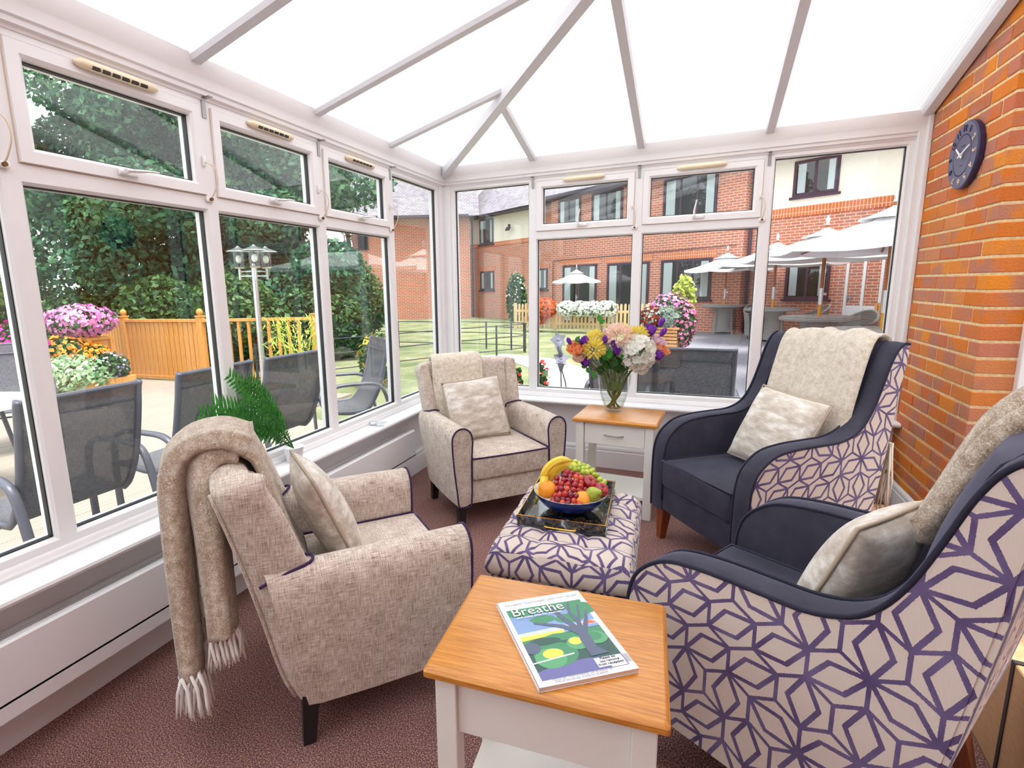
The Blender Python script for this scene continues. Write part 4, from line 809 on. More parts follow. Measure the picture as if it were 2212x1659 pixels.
ink(blob(.30, .28, .26, .16), 'ink_green'); ink(blob(.22, .24, .18, .13), 'ink_mgreen'); ink(blob(.27, .29, .12, .065), 'ink_yellow'); ink(blob(.62, .37, .14, .09), 'ink_mgreen'); ink(blob(.60, .40, .08, .05), 'ink_yellow'); ink(blob(.25, .46, .2, .05), 'ink_dgreen'); ink(blob(.86, .40, .14, .09), 'ink_mgreen'); ink(blob(.84, .42, .1, .06), 'ink_green'); ink(blob(.07, .40, .1, .08), 'ink_trunk'); ink([(0, .20), (.5, .24), (.5, .255), (0, .215)], 'ink_white')
ink([(.66, .17), (.88, .18), (.80, .28), (.80, .50), (.70, .52), (.66, .40)], 'ink_trunk')
def limb(pts, w0, w1):
    P = smoothpath(pts, 4); L_, R_ = [], []
    for i, p in enumerate(P):
        a, b = P[max(i-1, 0)], P[min(i+1, len(P)-1)]; t = (b-a)/(np.linalg.norm(b-a)+1e-9); n = np.array((-t[1], t[0])); w_ = w0+(w1-w0)*i/(len(P)-1); L_.append(tuple(p+n*w_)); R_.append(tuple(p-n*w_))
    ink(L_+R_[::-1], 'ink_trunk')
limb([(.74, .47), (.60, .60), (.42, .68), (.25, .74)], .04, .012); limb([(.74, .50), (.66, .68), (.60, .84), (.56, .96)], .045, .02); limb([(.76, .50), (.78, .68), (.76, .82), (.82, .97)], .035, .012); limb([(.78, .50), (.90, .68), (.97, .80)], .03, .012); limb([(.78, .62), (.86, .78), (.92, .92)], .018, .008)
ink([(.66, .02), (.985, .02), (.985, .135), (.66, .135)], 'ink_white'); ink([(.80, .0), (.985, .0), (.985, .02), (.80, .02)], 'ink_white')
for i in range(9): ink([(1.0, .03+.012*i), (1.06, .03+.012*i), (1.06, .036+.012*i), (1.0, .036+.012*i)], 'ink_grey')
ZT_ = TH+.0024
tm = lambda x, y, rz=0: Matrix.Translation((x, y, ZT_))@Matrix.Rotation(rz, 4, 'Z')
text_mesh('WELLBEING  MINDFULNESS  CREATIVITY  ESCAPE', .0088, 'ink_grey', cov, 'lettering', tm(0, .128)); text_mesh('Breathe', .043, 'ink_white', cov, 'lettering', tm(-.022, .094)); text_mesh('and make time for yourself', .0105, 'ink_white', cov, 'lettering', tm(-.025, .073))
for i, tx in enumerate(('Please do', 'not remove', 'from reception')): text_mesh(tx, .0095, 'ink_black', cov, 'lettering', tm(.062, -.1035-.0088*i))
text_mesh('Natural high  Layers of meaning  Get the balance right', .0062, 'ink_grey', cov, 'lettering', tm(-.01, -.1365)); text_mesh('Walk on the wild side  A family for all seasons', .0062, 'ink_grey', cov, 'lettering', tm(-.016, -.1432))

# ================================================================== wall clock
plain('clock_face', sr(92, 90, 118), .5, var=.05, sc=5); plain('clock_rim', sr(48, 40, 78), .45); plain('clock_cream', sr(226, 204, 176), .4); plain('clock_hand', sr(240, 238, 236), .35)
ck = empty('wall_clock', (X1-.001, -.575, 1.985), 0, 'round slate blue wall clock with raised numerals on the brick wall', 'clock'); ck.rotation_euler = (R(90), 0, R(-90))
MB().lathe([(.155, 0), (.158, .006), (.158, .022), (.153, .028), (.004, .028)], n=64).build('clock_case', 'clock_rim', ck, smooth=30)
MB().lathe([(.1525, .0275), (.1525, .0285), (.004, .0285)], n=64).build('dial', 'clock_face', ck)
for hnum in range(1, 13):
    a = R(90-30*hnum); text_mesh(str(hnum), .043, 'clock_cream' if hnum in (2, 3, 4, 5, 6, 7) else 'clock_rim', ck, 'numeral', Matrix.Translation((.123*math.cos(a), .123*math.sin(a), .0302))@Matrix.Rotation(a-R(90), 4, 'Z'), .0017)
m = MB()
for i in range(60):
    a = R(6*i); m.box((.095*math.cos(a), .095*math.sin(a), .029), (.006, .003, .002), rot=(0, 0, a))
m.build('minute_dots', 'clock_rim', ck, kind='stuff')
m = MB(); m.bb(-.022, .022, .038, .046, .0285, .0295).build('name_plate', 'clock_rim', ck); MB().bb(-.010, .010, -.050, -.046, .0285, .0295).build('mark', 'clock_rim', ck)
def hand(ang, L, w_, nm):
    a = R(90-ang); M3 = Matrix.Rotation(a, 3, 'Z'); m = MB(); m.add([tuple(M3@Vector(p)) for p in ((-.024, -w_, .036), (L, -w_*.7, .036), (L, w_*.7, .036), (-.024, w_, .036), (-.024, -w_, .039), (L, -w_*.7, .039), (L, w_*.7, .039), (-.024, w_, .039))], [(0, 3, 2, 1), (4, 5, 6, 7), (0, 1, 5, 4), (1, 2, 6, 5), (2, 3, 7, 6), (3, 0, 4, 7)]); m.build(nm, 'clock_hand', ck)
hand(72, .098, .0042, 'minute_hand'); hand(306, .065, .005, 'hour_hand'); MB().cyl((0, 0, .028), (0, 0, .041), .006, n=12).build('hub', 'clock_hand', ck)

# ================================================================== cardboard boxes behind the navy chairs and a small plant in the corner
k = NT('cardboard'); k.set(k.ramp(k.noise(k.ob((1, 1, 20)), 20, 4), [(.3, sr(196, 156, 114)), (.7, sr(222, 186, 144))]), .8); MT['cardboard'] = k.m
plain('strap', (.03, .03, .035), .5); plain('warn_red', sr(210, 40, 40), .5); plain('tape', sr(190, 150, 100), .3)
def carton(lab, c, s, rz, strap=False, mark=False):
    o = empty('cardboard_box', (c[0], c[1], 0), rz, lab, 'box'); z0, z1 = c[2], c[2]+s[2]; x, y = s[0]/2, s[1]/2
    m = MB(); m.bb(-x, x, -y, -y+.006, z0, z1).bb(-x, x, y-.006, y, z0, z1).bb(-x, -x+.006, -y, y, z0, z1).bb(x-.006, x, -y, y, z0, z1).bb(-x, x, -y, y, z0, z0+.006); m.build('walls', 'cardboard', o)
    for sd in (-1, 1): MB().box((sd*x/2, 0, z1+.002), (x-.004, 2*y, .005), .001, (0, sd*R(1.2), 0)).build('flap', 'cardboard', o)
    if strap: MB().bb(-x-.002, x+.002, -.008, .008, z1+.005, z1+.007).bb(-x-.003, -x, -.008, .008, z0, z1+.006).build('strap', 'strap', o)
    if mark: MB().prism([(-.03, 0), (.03, 0), (0, .05)], lambda a, b, d: (-x+.10+b, .12+a, z1+d), .0055, .0065).build('warning_mark', 'warn_red', o)
    return o
carton('open cardboard box between the two navy chairs by the brick wall', (2.945, -.80, 0), (.27, .48, .15), R(3)); carton('tall cardboard box with a black strap behind the nearest navy chair', (2.985, -2.28, 0), (.40, .80, .36), R(-4), True, True); carton('flat cardboard box on top of the strapped one', (3.03, -2.08, .375), (.25, .34, .09), R(-6))
sp_ = empty('small_plant', (3.03, -.15, 0), 0, 'small green plant in the corner behind the navy chair by the brick wall', 'potted plant'); MB().lathe([(.03, 0), (.045, .10), (.04, .10), (.003, .09)], n=16).build('pot', 'leg_black', sp_)
m = MB(); rnd = random.Random(3)
for i in range(70):
    a = rnd.uniform(0, 6.28); z_ = rnd.uniform(.10, .36); q = rnd.uniform(0, .05); M4 = Matrix.Translation((q*math.cos(a), q*math.sin(a), z_))@Matrix.Rotation(a, 4, 'Z')@Matrix.Rotation(R(rnd.uniform(10, 60)), 4, 'X'); petal(m, M4, .028, .009, .2, 3)
m.build('foliage', 'leaf_green', sp_, kind='stuff')

# ================================================================== outside: materials
def leafmat(name, cols, tr_=.35, rough=.5):
    k = NT(name); ge = k.n('ShaderNodeNewGeometry'); n_ = k.noise(k.ob(), .55, 3)
    f = k.math('ADD', k.math('MULTIPLY', ge.outputs['Random Per Island'], .6), k.math('MULTIPLY', k.math('SUBTRACT', n_, .3), .9))
    c = k.ramp(f, [(i/(len(cols)-1), q) for i, q in enumerate(cols)]); k.set(c, rough, spec=.4)
    t_ = k.n('ShaderNodeBsdfTranslucent'); k.put(t_.inputs[0], c); ms = k.n('ShaderNodeMixShader'); ms.inputs[0].default_value = tr_; k.t.links.new(k.b.outputs[0], ms.inputs[1]); k.t.links.new(t_.outputs[0], ms.inputs[2]); k.t.links.new(ms.outputs[0], k.o.inputs[0]); MT[name] = k.m
leafmat('tree_leaf', [sr(22, 56, 48), sr(36, 86, 66), sr(62, 116, 80), sr(104, 152, 108), sr(150, 184, 124)]); leafmat('tree_leaf_olive', [sr(30, 58, 40), sr(60, 98, 56), sr(104, 140, 74), sr(154, 172, 88), sr(196, 190, 100)]); leafmat('shrub_leaf', [sr(20, 44, 26), sr(44, 84, 46), sr(86, 124, 66), sr(130, 160, 100)])
leafmat('variegated', [sr(70, 120, 80), sr(150, 184, 140), sr(206, 218, 186), sr(232, 236, 212)]); leafmat('bamboo_leaf', [sr(130, 164, 50), sr(178, 196, 80), sr(206, 212, 110), sr(228, 226, 150)]); leafmat('silver_leaf', [sr(110, 140, 120), sr(170, 184, 170), sr(208, 214, 204)])
for nm, a, b in (('bl_pink', (214, 110, 190), (240, 176, 220)), ('bl_magenta', (170, 16, 120), (226, 50, 160)), ('bl_purple', (150, 50, 160), (224, 150, 220)), ('bl_orange', (226, 120, 16), (248, 170, 40)), ('bl_lilac', (160, 140, 200), (196, 184, 226)), ('bl_scarlet', (226, 60, 20), (250, 110, 30)), ('bl_white', (236, 238, 232), (250, 250, 250)), ('bl_red', (204, 24, 24), (240, 50, 40)), ('bl_yellow', (240, 190, 10), (252, 220, 60)), ('bl_rose', (226, 90, 150), (244, 160, 200)), ('bl_dark', (60, 10, 40), (90, 20, 50)), ('bl_burg', (120, 30, 40), (170, 60, 50))): leafmat(nm, [sr(*a), sr(*b)], .2)
plain('trunk', sr(70, 56, 44), .9, var=.3, sc=6); plain('sling', sr(58, 58, 66), .8); plain('chair_frame', sr(96, 96, 108), .4, .3); plain('iron', sr(62, 64, 70), .6, .3); plain('lamp_steel', sr(206, 206, 208), .25, .9); plain('bulb', sr(250, 246, 236), .3)
k = NT('sling'); w1 = k.math('FRACT', k.math('MULTIPLY', k.n('ShaderNodeSeparateXYZ').outputs[0], 1.)); sp = k.n('ShaderNodeSeparateXYZ'); k.t.links.new(k.uv(), sp.inputs[0])
a_ = k.noise(k.uv((500, 30, 1)), 1, 2); b_ = k.noise(k.uv((30, 500, 1)), 1, 2); k.set(k.ramp(k.math('MULTIPLY', k.math('ADD', a_, b_), .5), [(.35, sr(58, 58, 66)), (.65, sr(118, 118, 126))]), .8)
t_ = k.n('ShaderNodeBsdfTransparent'); ms = k.n('ShaderNodeMixShader'); ms.inputs[0].default_value = .22; k.t.links.new(k.b.outputs[0], ms.inputs[1]); k.t.links.new(t_.outputs[0], ms.inputs[2]); k.t.links.new(ms.outputs[0], k.o.inputs[0]); MT['sling'] = k.m
wood('fence_wood', sr(168, 104, 46), sr(204, 140, 68), sr(224, 168, 96), .7, (16, 1, 1), 0); wood('picket_wood', sr(206, 168, 120), sr(230, 196, 148), sr(240, 216, 176), .7, (16, 1, 1), 0); wood('pole_wood', sr(120, 68, 34), sr(150, 86, 42), sr(170, 104, 56), .5, (14, 1, 1), 0); wood('teak', sr(180, 120, 70), sr(206, 150, 98), sr(220, 172, 120), .6, (14, 1, 1), 0); plain('pole_gold', sr(214, 150, 40), .5)
k = NT('decking'); sp = k.n('ShaderNodeSeparateXYZ'); k.t.links.new(k.uv(), sp.inputs[0]); gr = k.math('FRACT', k.math('MULTIPLY', sp.outputs[0], 1/.017)); g_ = k.math('LESS_THAN', gr, .28); oi = k.n('ShaderNodeObjectInfo')
n_ = k.noise(k.uv((30, 1.5, 1)), 2, 4); c = k.mix(oi.outputs['Random'], k.ramp(n_, [(.3, sr(136, 124, 116)), (.7, sr(172, 162, 154))]), k.ramp(n_, [(.3, sr(146, 132, 120)), (.7, sr(180, 168, 156))])); k.set(k.mix(g_, c, sr(120, 104, 92)), .8); k.bump(g_, -.6, .004); MT['decking'] = k.m
k = NT('turf'); a_ = k.noise(k.ob(), 1.1, 5, .6); b_ = k.noise(k.ob(), 45, 4, .7); k.set(k.mix(.45, k.ramp(a_, [(.36, sr(88, 110, 70)), (.5, sr(136, 140, 104)), (.62, sr(172, 162, 132))]), k.ramp(b_, [(.3, sr(72, 94, 56)), (.5, sr(134, 142, 106)), (.7, sr(184, 178, 148))])), .95, spec=.1); k.bump(b_, .8, .03); MT['turf'] = k.m
k = NT('tarmac'); b_ = k.noise(k.ob(), 90, 3); k.set(k.ramp(b_, [(.3, sr(118, 114, 126)), (.7, sr(148, 144, 154))]), .9); MT['tarmac'] = k.m
k = NT('gravel_path'); b_ = k.noise(k.ob(), 60, 3); k.set(k.ramp(b_, [(.3, sr(160, 154, 150)), (.7, sr(190, 184, 180))]), .9); MT['gravel_path'] = k.m
def brickwall(name, c1, c2, mort, soldier=False):
    k = NT(name); b = k.n('ShaderNodeTexBrick'); k.t.links.new(k.uv(), b.inputs['Vector']); b.inputs['Scale'].default_value = 1; b.inputs['Brick Width'].default_value = .075 if soldier else .225; b.inputs['Row Height'].default_value = .225 if soldier else .075; b.inputs['Mortar Size'].default_value = .009; b.inputs['Bias'].default_value = -.1; b.offset = 0 if soldier else .5
    k.put(b.inputs['Color1'], c1); k.put(b.inputs['Color2'], c2); k.put(b.inputs['Mortar'], mort); n_ = k.noise(k.uv(), 1.5, 4); k.set(k.mix(k.math('MULTIPLY', n_, .35), b.outputs[0], sr(150, 96, 92)), .9, spec=.15); k.bump(b.outputs[1], -.5, .008); MT[name] = k.m
brickwall('facade_brick', sr(206, 122, 94), sr(178, 110, 98), sr(228, 204, 184)); brickwall('soldier_brick', sr(216, 118, 66), sr(206, 104, 60), sr(222, 190, 160), True)
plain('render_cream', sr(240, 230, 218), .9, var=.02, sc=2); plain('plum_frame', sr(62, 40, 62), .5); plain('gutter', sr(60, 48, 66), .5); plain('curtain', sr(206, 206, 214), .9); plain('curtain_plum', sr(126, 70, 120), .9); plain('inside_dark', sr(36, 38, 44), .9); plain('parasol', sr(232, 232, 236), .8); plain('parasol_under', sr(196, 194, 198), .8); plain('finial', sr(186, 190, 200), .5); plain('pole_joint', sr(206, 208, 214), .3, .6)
k = NT('roof_tile'); b = k.n('ShaderNodeTexBrick'); k.t.links.new(k.uv(), b.inputs['Vector']); b.inputs['Scale'].default_value = 1; b.inputs['Brick Width'].default_value = .17; b.inputs['Row Height'].default_value = .10; b.inputs['Mortar Size'].default_value = .008; k.put(b.inputs['Color1'], sr(150, 142, 152)); k.put(b.inputs['Color2'], sr(122, 114, 124)); k.put(b.inputs['Mortar'], sr(76, 70, 80)); k.set(b.outputs[0], .85); k.bump(b.outputs[1], -.6, .02); MT['roof_tile'] = k.m
k = NT('wicker'); a_ = k.n('ShaderNodeTexWave', wave_type='BANDS', bands_direction='Z'); k.t.links.new(k.ob(), a_.inputs[0]); a_.inputs['Scale'].default_value = 16; a_.inputs['Distortion'].default_value = 2; k.set(k.ramp(a_.outputs[1], [(.2, sr(104, 100, 98)), (.8, sr(176, 172, 170))]), .8); k.bump(a_.outputs[1], .6, .01); MT['wicker'] = k.m
plain('table_glass', sr(206, 206, 210), .2); plain('stone_grey', sr(132, 132, 150), .8, var=.12, sc=30)

def quadmesh(name, V, F, mt, parent=None, smooth=False, **kw):
    me = bpy.data.meshes.new(name); V = np.asarray(V, dtype=np.float32); F = np.asarray(F, dtype=np.int32); nf, kf = F.shape
    me.vertices.add(len(V)); me.vertices.foreach_set('co', V.ravel()); me.loops.add(nf*kf); me.loops.foreach_set('vertex_index', F.ravel()); me.polygons.add(nf); me.polygons.foreach_set('loop_start', np.arange(nf, dtype=np.int32)*kf); me.polygons.foreach_set('loop_total', np.full(nf, kf, dtype=np.int32)); me.update(calc_edges=True); me.validate()
    me.materials.append(MT[mt]); o = bpy.data.objects.new(name, me); COL.objects.link(o); o.parent = parent; return tag(o, **kw)
def leaves(name, blobs, size, mt, parent=None, seed=1, elong=1.7, shell=.55, outward=.5, **kw):
    g = np.random.default_rng(seed); VV = []
    for c, r, n in blobs:
        d = g.normal(size=(n, 3)); d /= np.linalg.norm(d, axis=1)[:, None]; rad = shell+(1-shell)*g.random(n)**.6; P = np.array(c)+d*rad[:, None]*np.array(r)
        nrm = d*outward+g.normal(size=(n, 3))*.5+np.array((0, 0, .25)); nrm /= np.linalg.norm(nrm, axis=1)[:, None]; t = np.cross(nrm, g.normal(size=(n, 3))); t /= np.linalg.norm(t, axis=1)[:, None]; b = np.cross(nrm, t); s = (size*(.6+.8*g.random(n)))[:, None]
        VV.append(np.stack([P-t*s*elong*.5, P+b*s*.5+nrm*s*.12, P+t*s*elong*.5, P-b*s*.5+nrm*s*.12], 1).reshape(-1, 3))
    V = np.concatenate(VV); return quadmesh(name, V, np.arange(len(V)).reshape(-1, 4), mt, parent, kind='stuff', **kw)

# ================================================================== ground
def sheet(name, poly, z0, z1, mt, **kw): return MB().prism(poly, lambda a, b, d: (a, b, d), z0, z1).build(name, mt, kind='structure', **kw)
sheet('ground_lawn', [(-40, -12), (-.22, -12), (-.22, .22), (3.3, .22), (25, -3), (30, 40), (-40, 40)], -.4, -.115, 'turf')
sheet('ground_patio', [(.9, 3.2), (1.0, 6.5), (.4, 10.0), (1.0, 14.2), (-.5, 15.3), (4.0, 13.0), (14, 7), (14, .22), (1.55, .22), (1.3, 1.6)], -.114, -.10, 'tarmac')
sheet('ground_path', [(-1.2, .9), (-.6, 1.5), (-.1, 2.9), (-.3, 4.6), (-1.4, 6.0), (-2.4, 6.6), (-2.0, 7.2), (-.8, 6.7), (.6, 5.0), (1.0, 3.4), (.5, 1.6), (-.2, .6)], -.114, -.105, 'gravel_path')
deck = tag(bpy.data.objects.new('floor_deck', None), kind='structure'); COL.objects.link(deck); dm = None
for i in range(62):
    x = -.295-.138*i
    y1 = min(.75+.0*i, .75) if x > -2.6 else 2.15
    if dm is None: b = MB().bb(-.066, .066, -5, 0, -.03, 0, .003).build('deck_board', 'decking', deck); dm = b.data
    else: b = bpy.data.objects.new('deck_board', dm); COL.objects.link(b); b.parent = deck
    b.location = (x, y1-.02*random.random(), -.085+.001*random.random()); b.scale = (1, (y1+5.2)/5, 1)
# ================================================================== sling chairs round the conservatory
def sling_chair(label):
    t = empty('garden_chair', label=label, cat='garden chair', group='grey sling garden chairs')       # faces -y, back at +y
    W = .28; up = smoothpath([(.06, .40), (.12, .46), (.20, .62), (.262, .86), (.285, .985), (.300, 1.03)], 4); seat = smoothpath([(-.30, .425), (-.10, .395), (.06, .40)], 3)
    for s in (-1, 1):
        MB().tube([(s*W, y, z) for y, z in seat[:-1]+up], .016, 8, flat=1.3).build('side_rail', 'chair_frame', t, smooth=True)
        fr_ = smoothpath([(-.30, 0), (-.31, .30), (-.29, .56), (-.20, .645), (.0, .655), (.16, .64), (.235, .56), (.30, .30), (.37, 0)], 5)
        MB().tube([(s*(W+.035), y, z) for y, z in fr_], .017, 8, flat=1.4).build('arm_leg', 'chair_frame', t, smooth=True)
    pr = [(p[0], p[1]) for p in seat[:-1]+up[:-2]]; MB().loft([[(x, y, z) for y, z in pr]+[(x, y-.004*1, z+.004) for y, z in reversed(pr)] for x in (-W+.01, W-.01)]).build('sling', 'sling', t, smooth=40)
    MB().cyl((-W, .296, 1.02), (W, .296, 1.02), .013, n=8).build('top_bar', 'chair_frame', t); MB().cyl((-W, .262, .93), (W, .262, .93), .008, n=8).build('stay_bar', 'chair_frame', t); MB().cyl((-W-.03, -.02, .385), (W+.03, -.02, .385), .012, n=8).build('cross_bar', 'chair_frame', t); MB().cyl((-W-.03, .30, .28), (W+.03, .30, .28), .010, n=8).build('cross_bar', 'chair_frame', t)
    return t
g0 = sling_chair('grey sling chair on the deck nearest the viewer, behind the leftmost big pane'); place(g0, (-1.09, -2.46, -.085), R(-90))
for loc, rz, lab in (((-1.10, -1.665, -.085), -88, 'grey sling chair on the deck behind the first full mullion, left of the fern'), ((-1.06, -.965, -.085), -93, 'grey sling chair on the deck behind the fern'), ((-1.02, .02, -.085), -42, 'grey sling chair on the deck end, turned sideways beside the lawn'), ((1.93, .42, -.10), 180, 'grey sling chair on the patio behind the right of the bouquet'), ((1.42, .80, -.10), 172, 'grey sling chair on the patio hidden behind the vase'), ((-4.1, -1.2, -.085), 62, 'grey sling chair far out on the deck before the ivy')):
    place(clone(g0), loc, R(rz), lab)
gt = empty('garden_table', (-2.95, -2.15, -.085), 0, 'round grey metal garden table on the deck at the left edge', 'garden table'); MB().lathe([(.50, .70), (.52, .705), (.52, .725), (.50, .73), (.003, .73)], n=40).build('table_top', 'table_glass', gt, smooth=30)
for i in range(4):
    a = R(45+90*i); MB().tube([(.42*math.cos(a), .42*math.sin(a), 0), (.30*math.cos(a), .30*math.sin(a), .71)], .016, 8).build('leg', 'chair_frame', gt)
# ================================================================== timber fence along the deck
FZ = -.115; FN = [((-12.0, 3.1), 'b'), ((-8.7, 2.30), 'd'), ((-7.231, 2.06), 'd'), ((-5.539, 2.20), 'b'), ((-3.784, 2.925), None)]
fence = empty('timber_fence', (0, 0, 0), 0, 'golden timber fence with ball topped posts along the deck', 'fence'); bal = {}
def post(x, y, ball, w_=.10, h=1.12):
    p = MB().box((0, 0, h/2), (w_, w_, h), .006).box((0, 0, h+.012), (w_+.02, w_+.02, .024), .004).build('post', 'fence_wood', fence); p.location = (x, y, FZ)
    if ball: MB().ell((0, 0, h+.08), (.052, .052, .058), 14, 9).cyl((0, 0, h+.02), (0, 0, h+.04), .03, n=10).build('ball_finial', 'fence_wood', p, smooth=True)
for i, ((x, y), ty) in enumerate(FN):
    post(x, y, i in (2, 3, 1))
    if ty:
        x2, y2 = FN[i+1][0]; L = math.hypot(x2-x, y2-y); a = math.atan2(y2-y, x2-x)
        for z_, h_ in ((1.06, .05), (.085, .06)):
            r_ = MB().box((L/2, 0, z_), (L, .075 if z_ > .5 else .05, h_), .006).build('rail', 'fence_wood', fence); r_.location = (x, y, FZ); r_.rotation_euler = (0, 0, a)
        st = .105 if ty == 'd' else .165; n = int((L-.1)/st)
        for q in range(n):
            w_ = .088 if ty == 'd' else .045; key = ty
            if key not in bal: bal[key] = MB().box((0, 0, .57), (w_, .022 if ty == 'd' else .045, .92), .004).build('baluster', 'fence_wood', fence); b = bal[key]
            else: b = bpy.data.objects.new('baluster', bal[key].data); COL.objects.link(b); b.parent = fence
            u = (.05+st*(q+.5))/L; b.location = (x+(x2-x)*u, y+(y2-y)*u, FZ+.005*random.random()); b.rotation_euler = (0, 0, a+random.uniform(-.02, .02))
post(-5.30, 2.48, True, .05)
# ================================================================== trees beyond the fence, one by one
def tree(nm, lab, x, y, h, rx, rz_, n, mt, seed, size=.15, base=-.3, low=.4):
    o = empty(nm, (x, y, base), 0, lab, 'tree', 'trees beyond the fence'); r_ = random.Random(seed)
    MB().tube(smoothpath([(0, 0, 0), (.08, .05, h*.25), (-.05, .1, h*.5), (.05, 0, h*.8)], 4), [.20*(1-.05*i) for i in range(13)], 9).build('trunk', 'trunk', o, smooth=True)
    for q in range(3):
        a = r_.uniform(0, 6.28); MB().tube(smoothpath([(0, 0, h*(.25+.12*q)), (.6*math.cos(a), .6*math.sin(a), h*(.34+.12*q)), (1.3*math.cos(a), 1.3*math.sin(a), h*(.40+.12*q))], 3), [.07, .065, .06, .05, .04, .03, .02], 6).build('branch', 'trunk', o, smooth=True)
    bl = []
    for q in range(26):
        u = r_.random(); z_ = low+(h-low)*u; k_ = math.sin(math.pi*(.18+.72*u))**.7; a = r_.uniform(0, 6.28); rr = rx*k_*r_.uniform(.2, .75); s_ = rx*r_.uniform(.30, .5)
        bl.append(((rr*math.cos(a), rr*math.sin(a), z_), (s_, s_, s_*.75), n//26))
    leaves('crown', bl, size, mt, o, seed); return o
for i, (x, y, h, rx, mt, lab) in enumerate(((-13.5, 2.6, 9.5, 2.6, 'tree_leaf_olive', 'tall dark tree at the far left beyond the fence'), (-11.2, 4.6, 10.0, 2.7, 'tree_leaf', 'tall tree behind the pink flowering planter'), (-8.9, 5.2, 9.5, 2.5, 'tree_leaf', 'broad leafy tree behind the first ball topped post'), (-7.0, 6.3, 9.6, 2.4, 'tree_leaf', 'leafy tree between the two ball topped posts'), (-8.5, 6.3, 9.4, 2.2, 'tree_leaf', 'leafy tree behind the lamp post'), (-18.2, 24.0, 13.0, 3.4, 'tree_leaf_olive', 'yellow green tree to the right of the lamp post'), (-11.3, 10.3, 10.5, 2.5, 'tree_leaf_olive', 'tall pale tree standing before the brick wing'), (-16.5, .2, 10., 3.0, 'tree_leaf', 'dark tree beyond the left edge of the deck'), (-13.0, 8.5, 11., 3.0, 'tree_leaf', 'tall tree rising behind the others on the left'))):
    tree('tree', lab, x, y, h, rx, 0, 44000, mt, 20+i, .085)
for i, (x, y, r_, h, lab) in enumerate(((-10.6, 3.4, .9, 1.6, 'dark shrub behind the fence at the far left'), (-8.2, 3.5, .9, 1.8, 'dark shrub behind the boarded fence'), (-6.4, 3.7, .9, 1.8, 'dark shrub behind the ball topped posts'), (-5.7, 5.3, .8, 1.7, 'dark shrub behind the open end of the fence'), (-8.4, 10.2, 1.0, 2.6, 'pale green shrub beside the brick wing'), (-10.4, 13.7, .8, 1.6, 'low shrub at the foot of the brick wing'))):
    o = empty('shrub', (x, y, -.115), 0, lab, 'shrub', 'shrubs behind the fence'); leaves('foliage', [((0, 0, h*.55), (r_, r_, h*.5), 5200), ((.5, .2, h*.4), (r_*.8, r_*.7, h*.4), 3000)], .07, 'shrub_leaf', o, 50+i); MB().tube([(0, 0, 0), (.05, 0, h*.5)], .04, 6).build('stem', 'trunk', o)
# ================================================================== flowering plants
def blooms(name, blobs, size, mt, parent, seed): return leaves(name, blobs, size, mt, parent, seed, elong=1.1, shell=.85, outward=1.5)
def plant(nm, lab, loc, r, h, leafm, flm, n=900, nb=220, lsize=.045, fs=.05, cat='flowers', seed=1, base=0., centre=None, group=None):
    o = empty(nm, loc, 0, lab, cat, group); c = (0, 0, base+h*.55)
    leaves('foliage', [(c, (r, r, h*.5), n)], lsize, leafm, o, seed); MB().tube([(0, 0, 0), (.01, 0, base+h*.5)], .012, 6).build('stem', 'shrub_leaf', o)
    if flm: blooms('blossom', [((c[0], c[1], c[2]+.02), (r*1.04, r*1.04, h*.53), nb)], fs, flm, o, seed+5)
    if centre: blooms('flower_centre', [((c[0], c[1], c[2]+.02), (r*1.08, r*1.08, h*.55), nb)], fs*.45, centre, o, seed+5)
    return o
pl = empty('wooden_planter', (-7.15, 1.30, -.115), R(12), 'tall timber planter box at the fence, full of pink flowers', 'planter'); MB().bb(-.30, .30, -.20, .20, .30, .80).bb(-.33, .33, -.23, .23, .80, .84).build('box', 'fence_wood', pl)
for sx in (-1, 1):
    for sy in (-1, 1): MB().bb(sx*.28, sx*.34, sy*.17, sy*.23, 0, .80).build('leg', 'fence_wood', pl)
plant('pink_geranium', 'mass of pink flowers in the tall timber planter', (-7.15, 1.30, .70), .50, .50, 'shrub_leaf', 'bl_pink', 700, 700, fs=.07, seed=61)
plant('magenta_petunia', 'dark magenta petunias at the left edge by the fence', (-6.90, .25, .28), .34, .72, 'shrub_leaf', 'bl_magenta', 900, 330, fs=.08, seed=62); plant('purple_petunia', 'purple and white petunias below the magenta ones', (-6.65, .0, -.115), .36, .78, 'shrub_leaf', 'bl_purple', 900, 200, fs=.085, seed=63, centre='bl_dark')
plant('orange_calibrachoa', 'orange bell flowers in the bed before the tall planter', (-6.95, .86, .12), .33, .62, 'shrub_leaf', 'bl_orange', 800, 330, fs=.06, seed=64); plant('orange_calibrachoa', 'orange bell flowers beside the lilac asters', (-6.42, .98, .15), .24, .48, 'shrub_leaf', 'bl_orange', 600, 260, fs=.06, seed=65)
plant('lilac_aster', 'lilac asters at the right end of the flower bed', (-6.12, 1.02, .05), .26, .46, 'shrub_leaf', 'bl_lilac', 800, 160, fs=.035, seed=66); plant('variegated_ivy', 'silvery variegated ivy mound at the deck edge', (-6.45, .70, -.115), .62, .62, 'variegated', None, 2600, 0, .055, seed=67, cat='shrub'); plant('variegated_ivy', 'silvery variegated ivy trailing at the left edge', (-6.75, .10, -.115), .60, .40, 'variegated', None, 1600, 0, .055, seed=68, cat='shrub')
MB().bb(-7.3, -5.9, .55, 1.25, -.115, .18, .01).build('raised_bed', 'fence_wood', None, label='low timber raised bed holding orange flowers and ivy', cat='planter')
bb_ = empty('bamboo', (-3.07, 1.67, -.115), 0, 'bright yellow green bamboo in front of the fence', 'shrub'); g = np.random.default_rng(5); VV = []
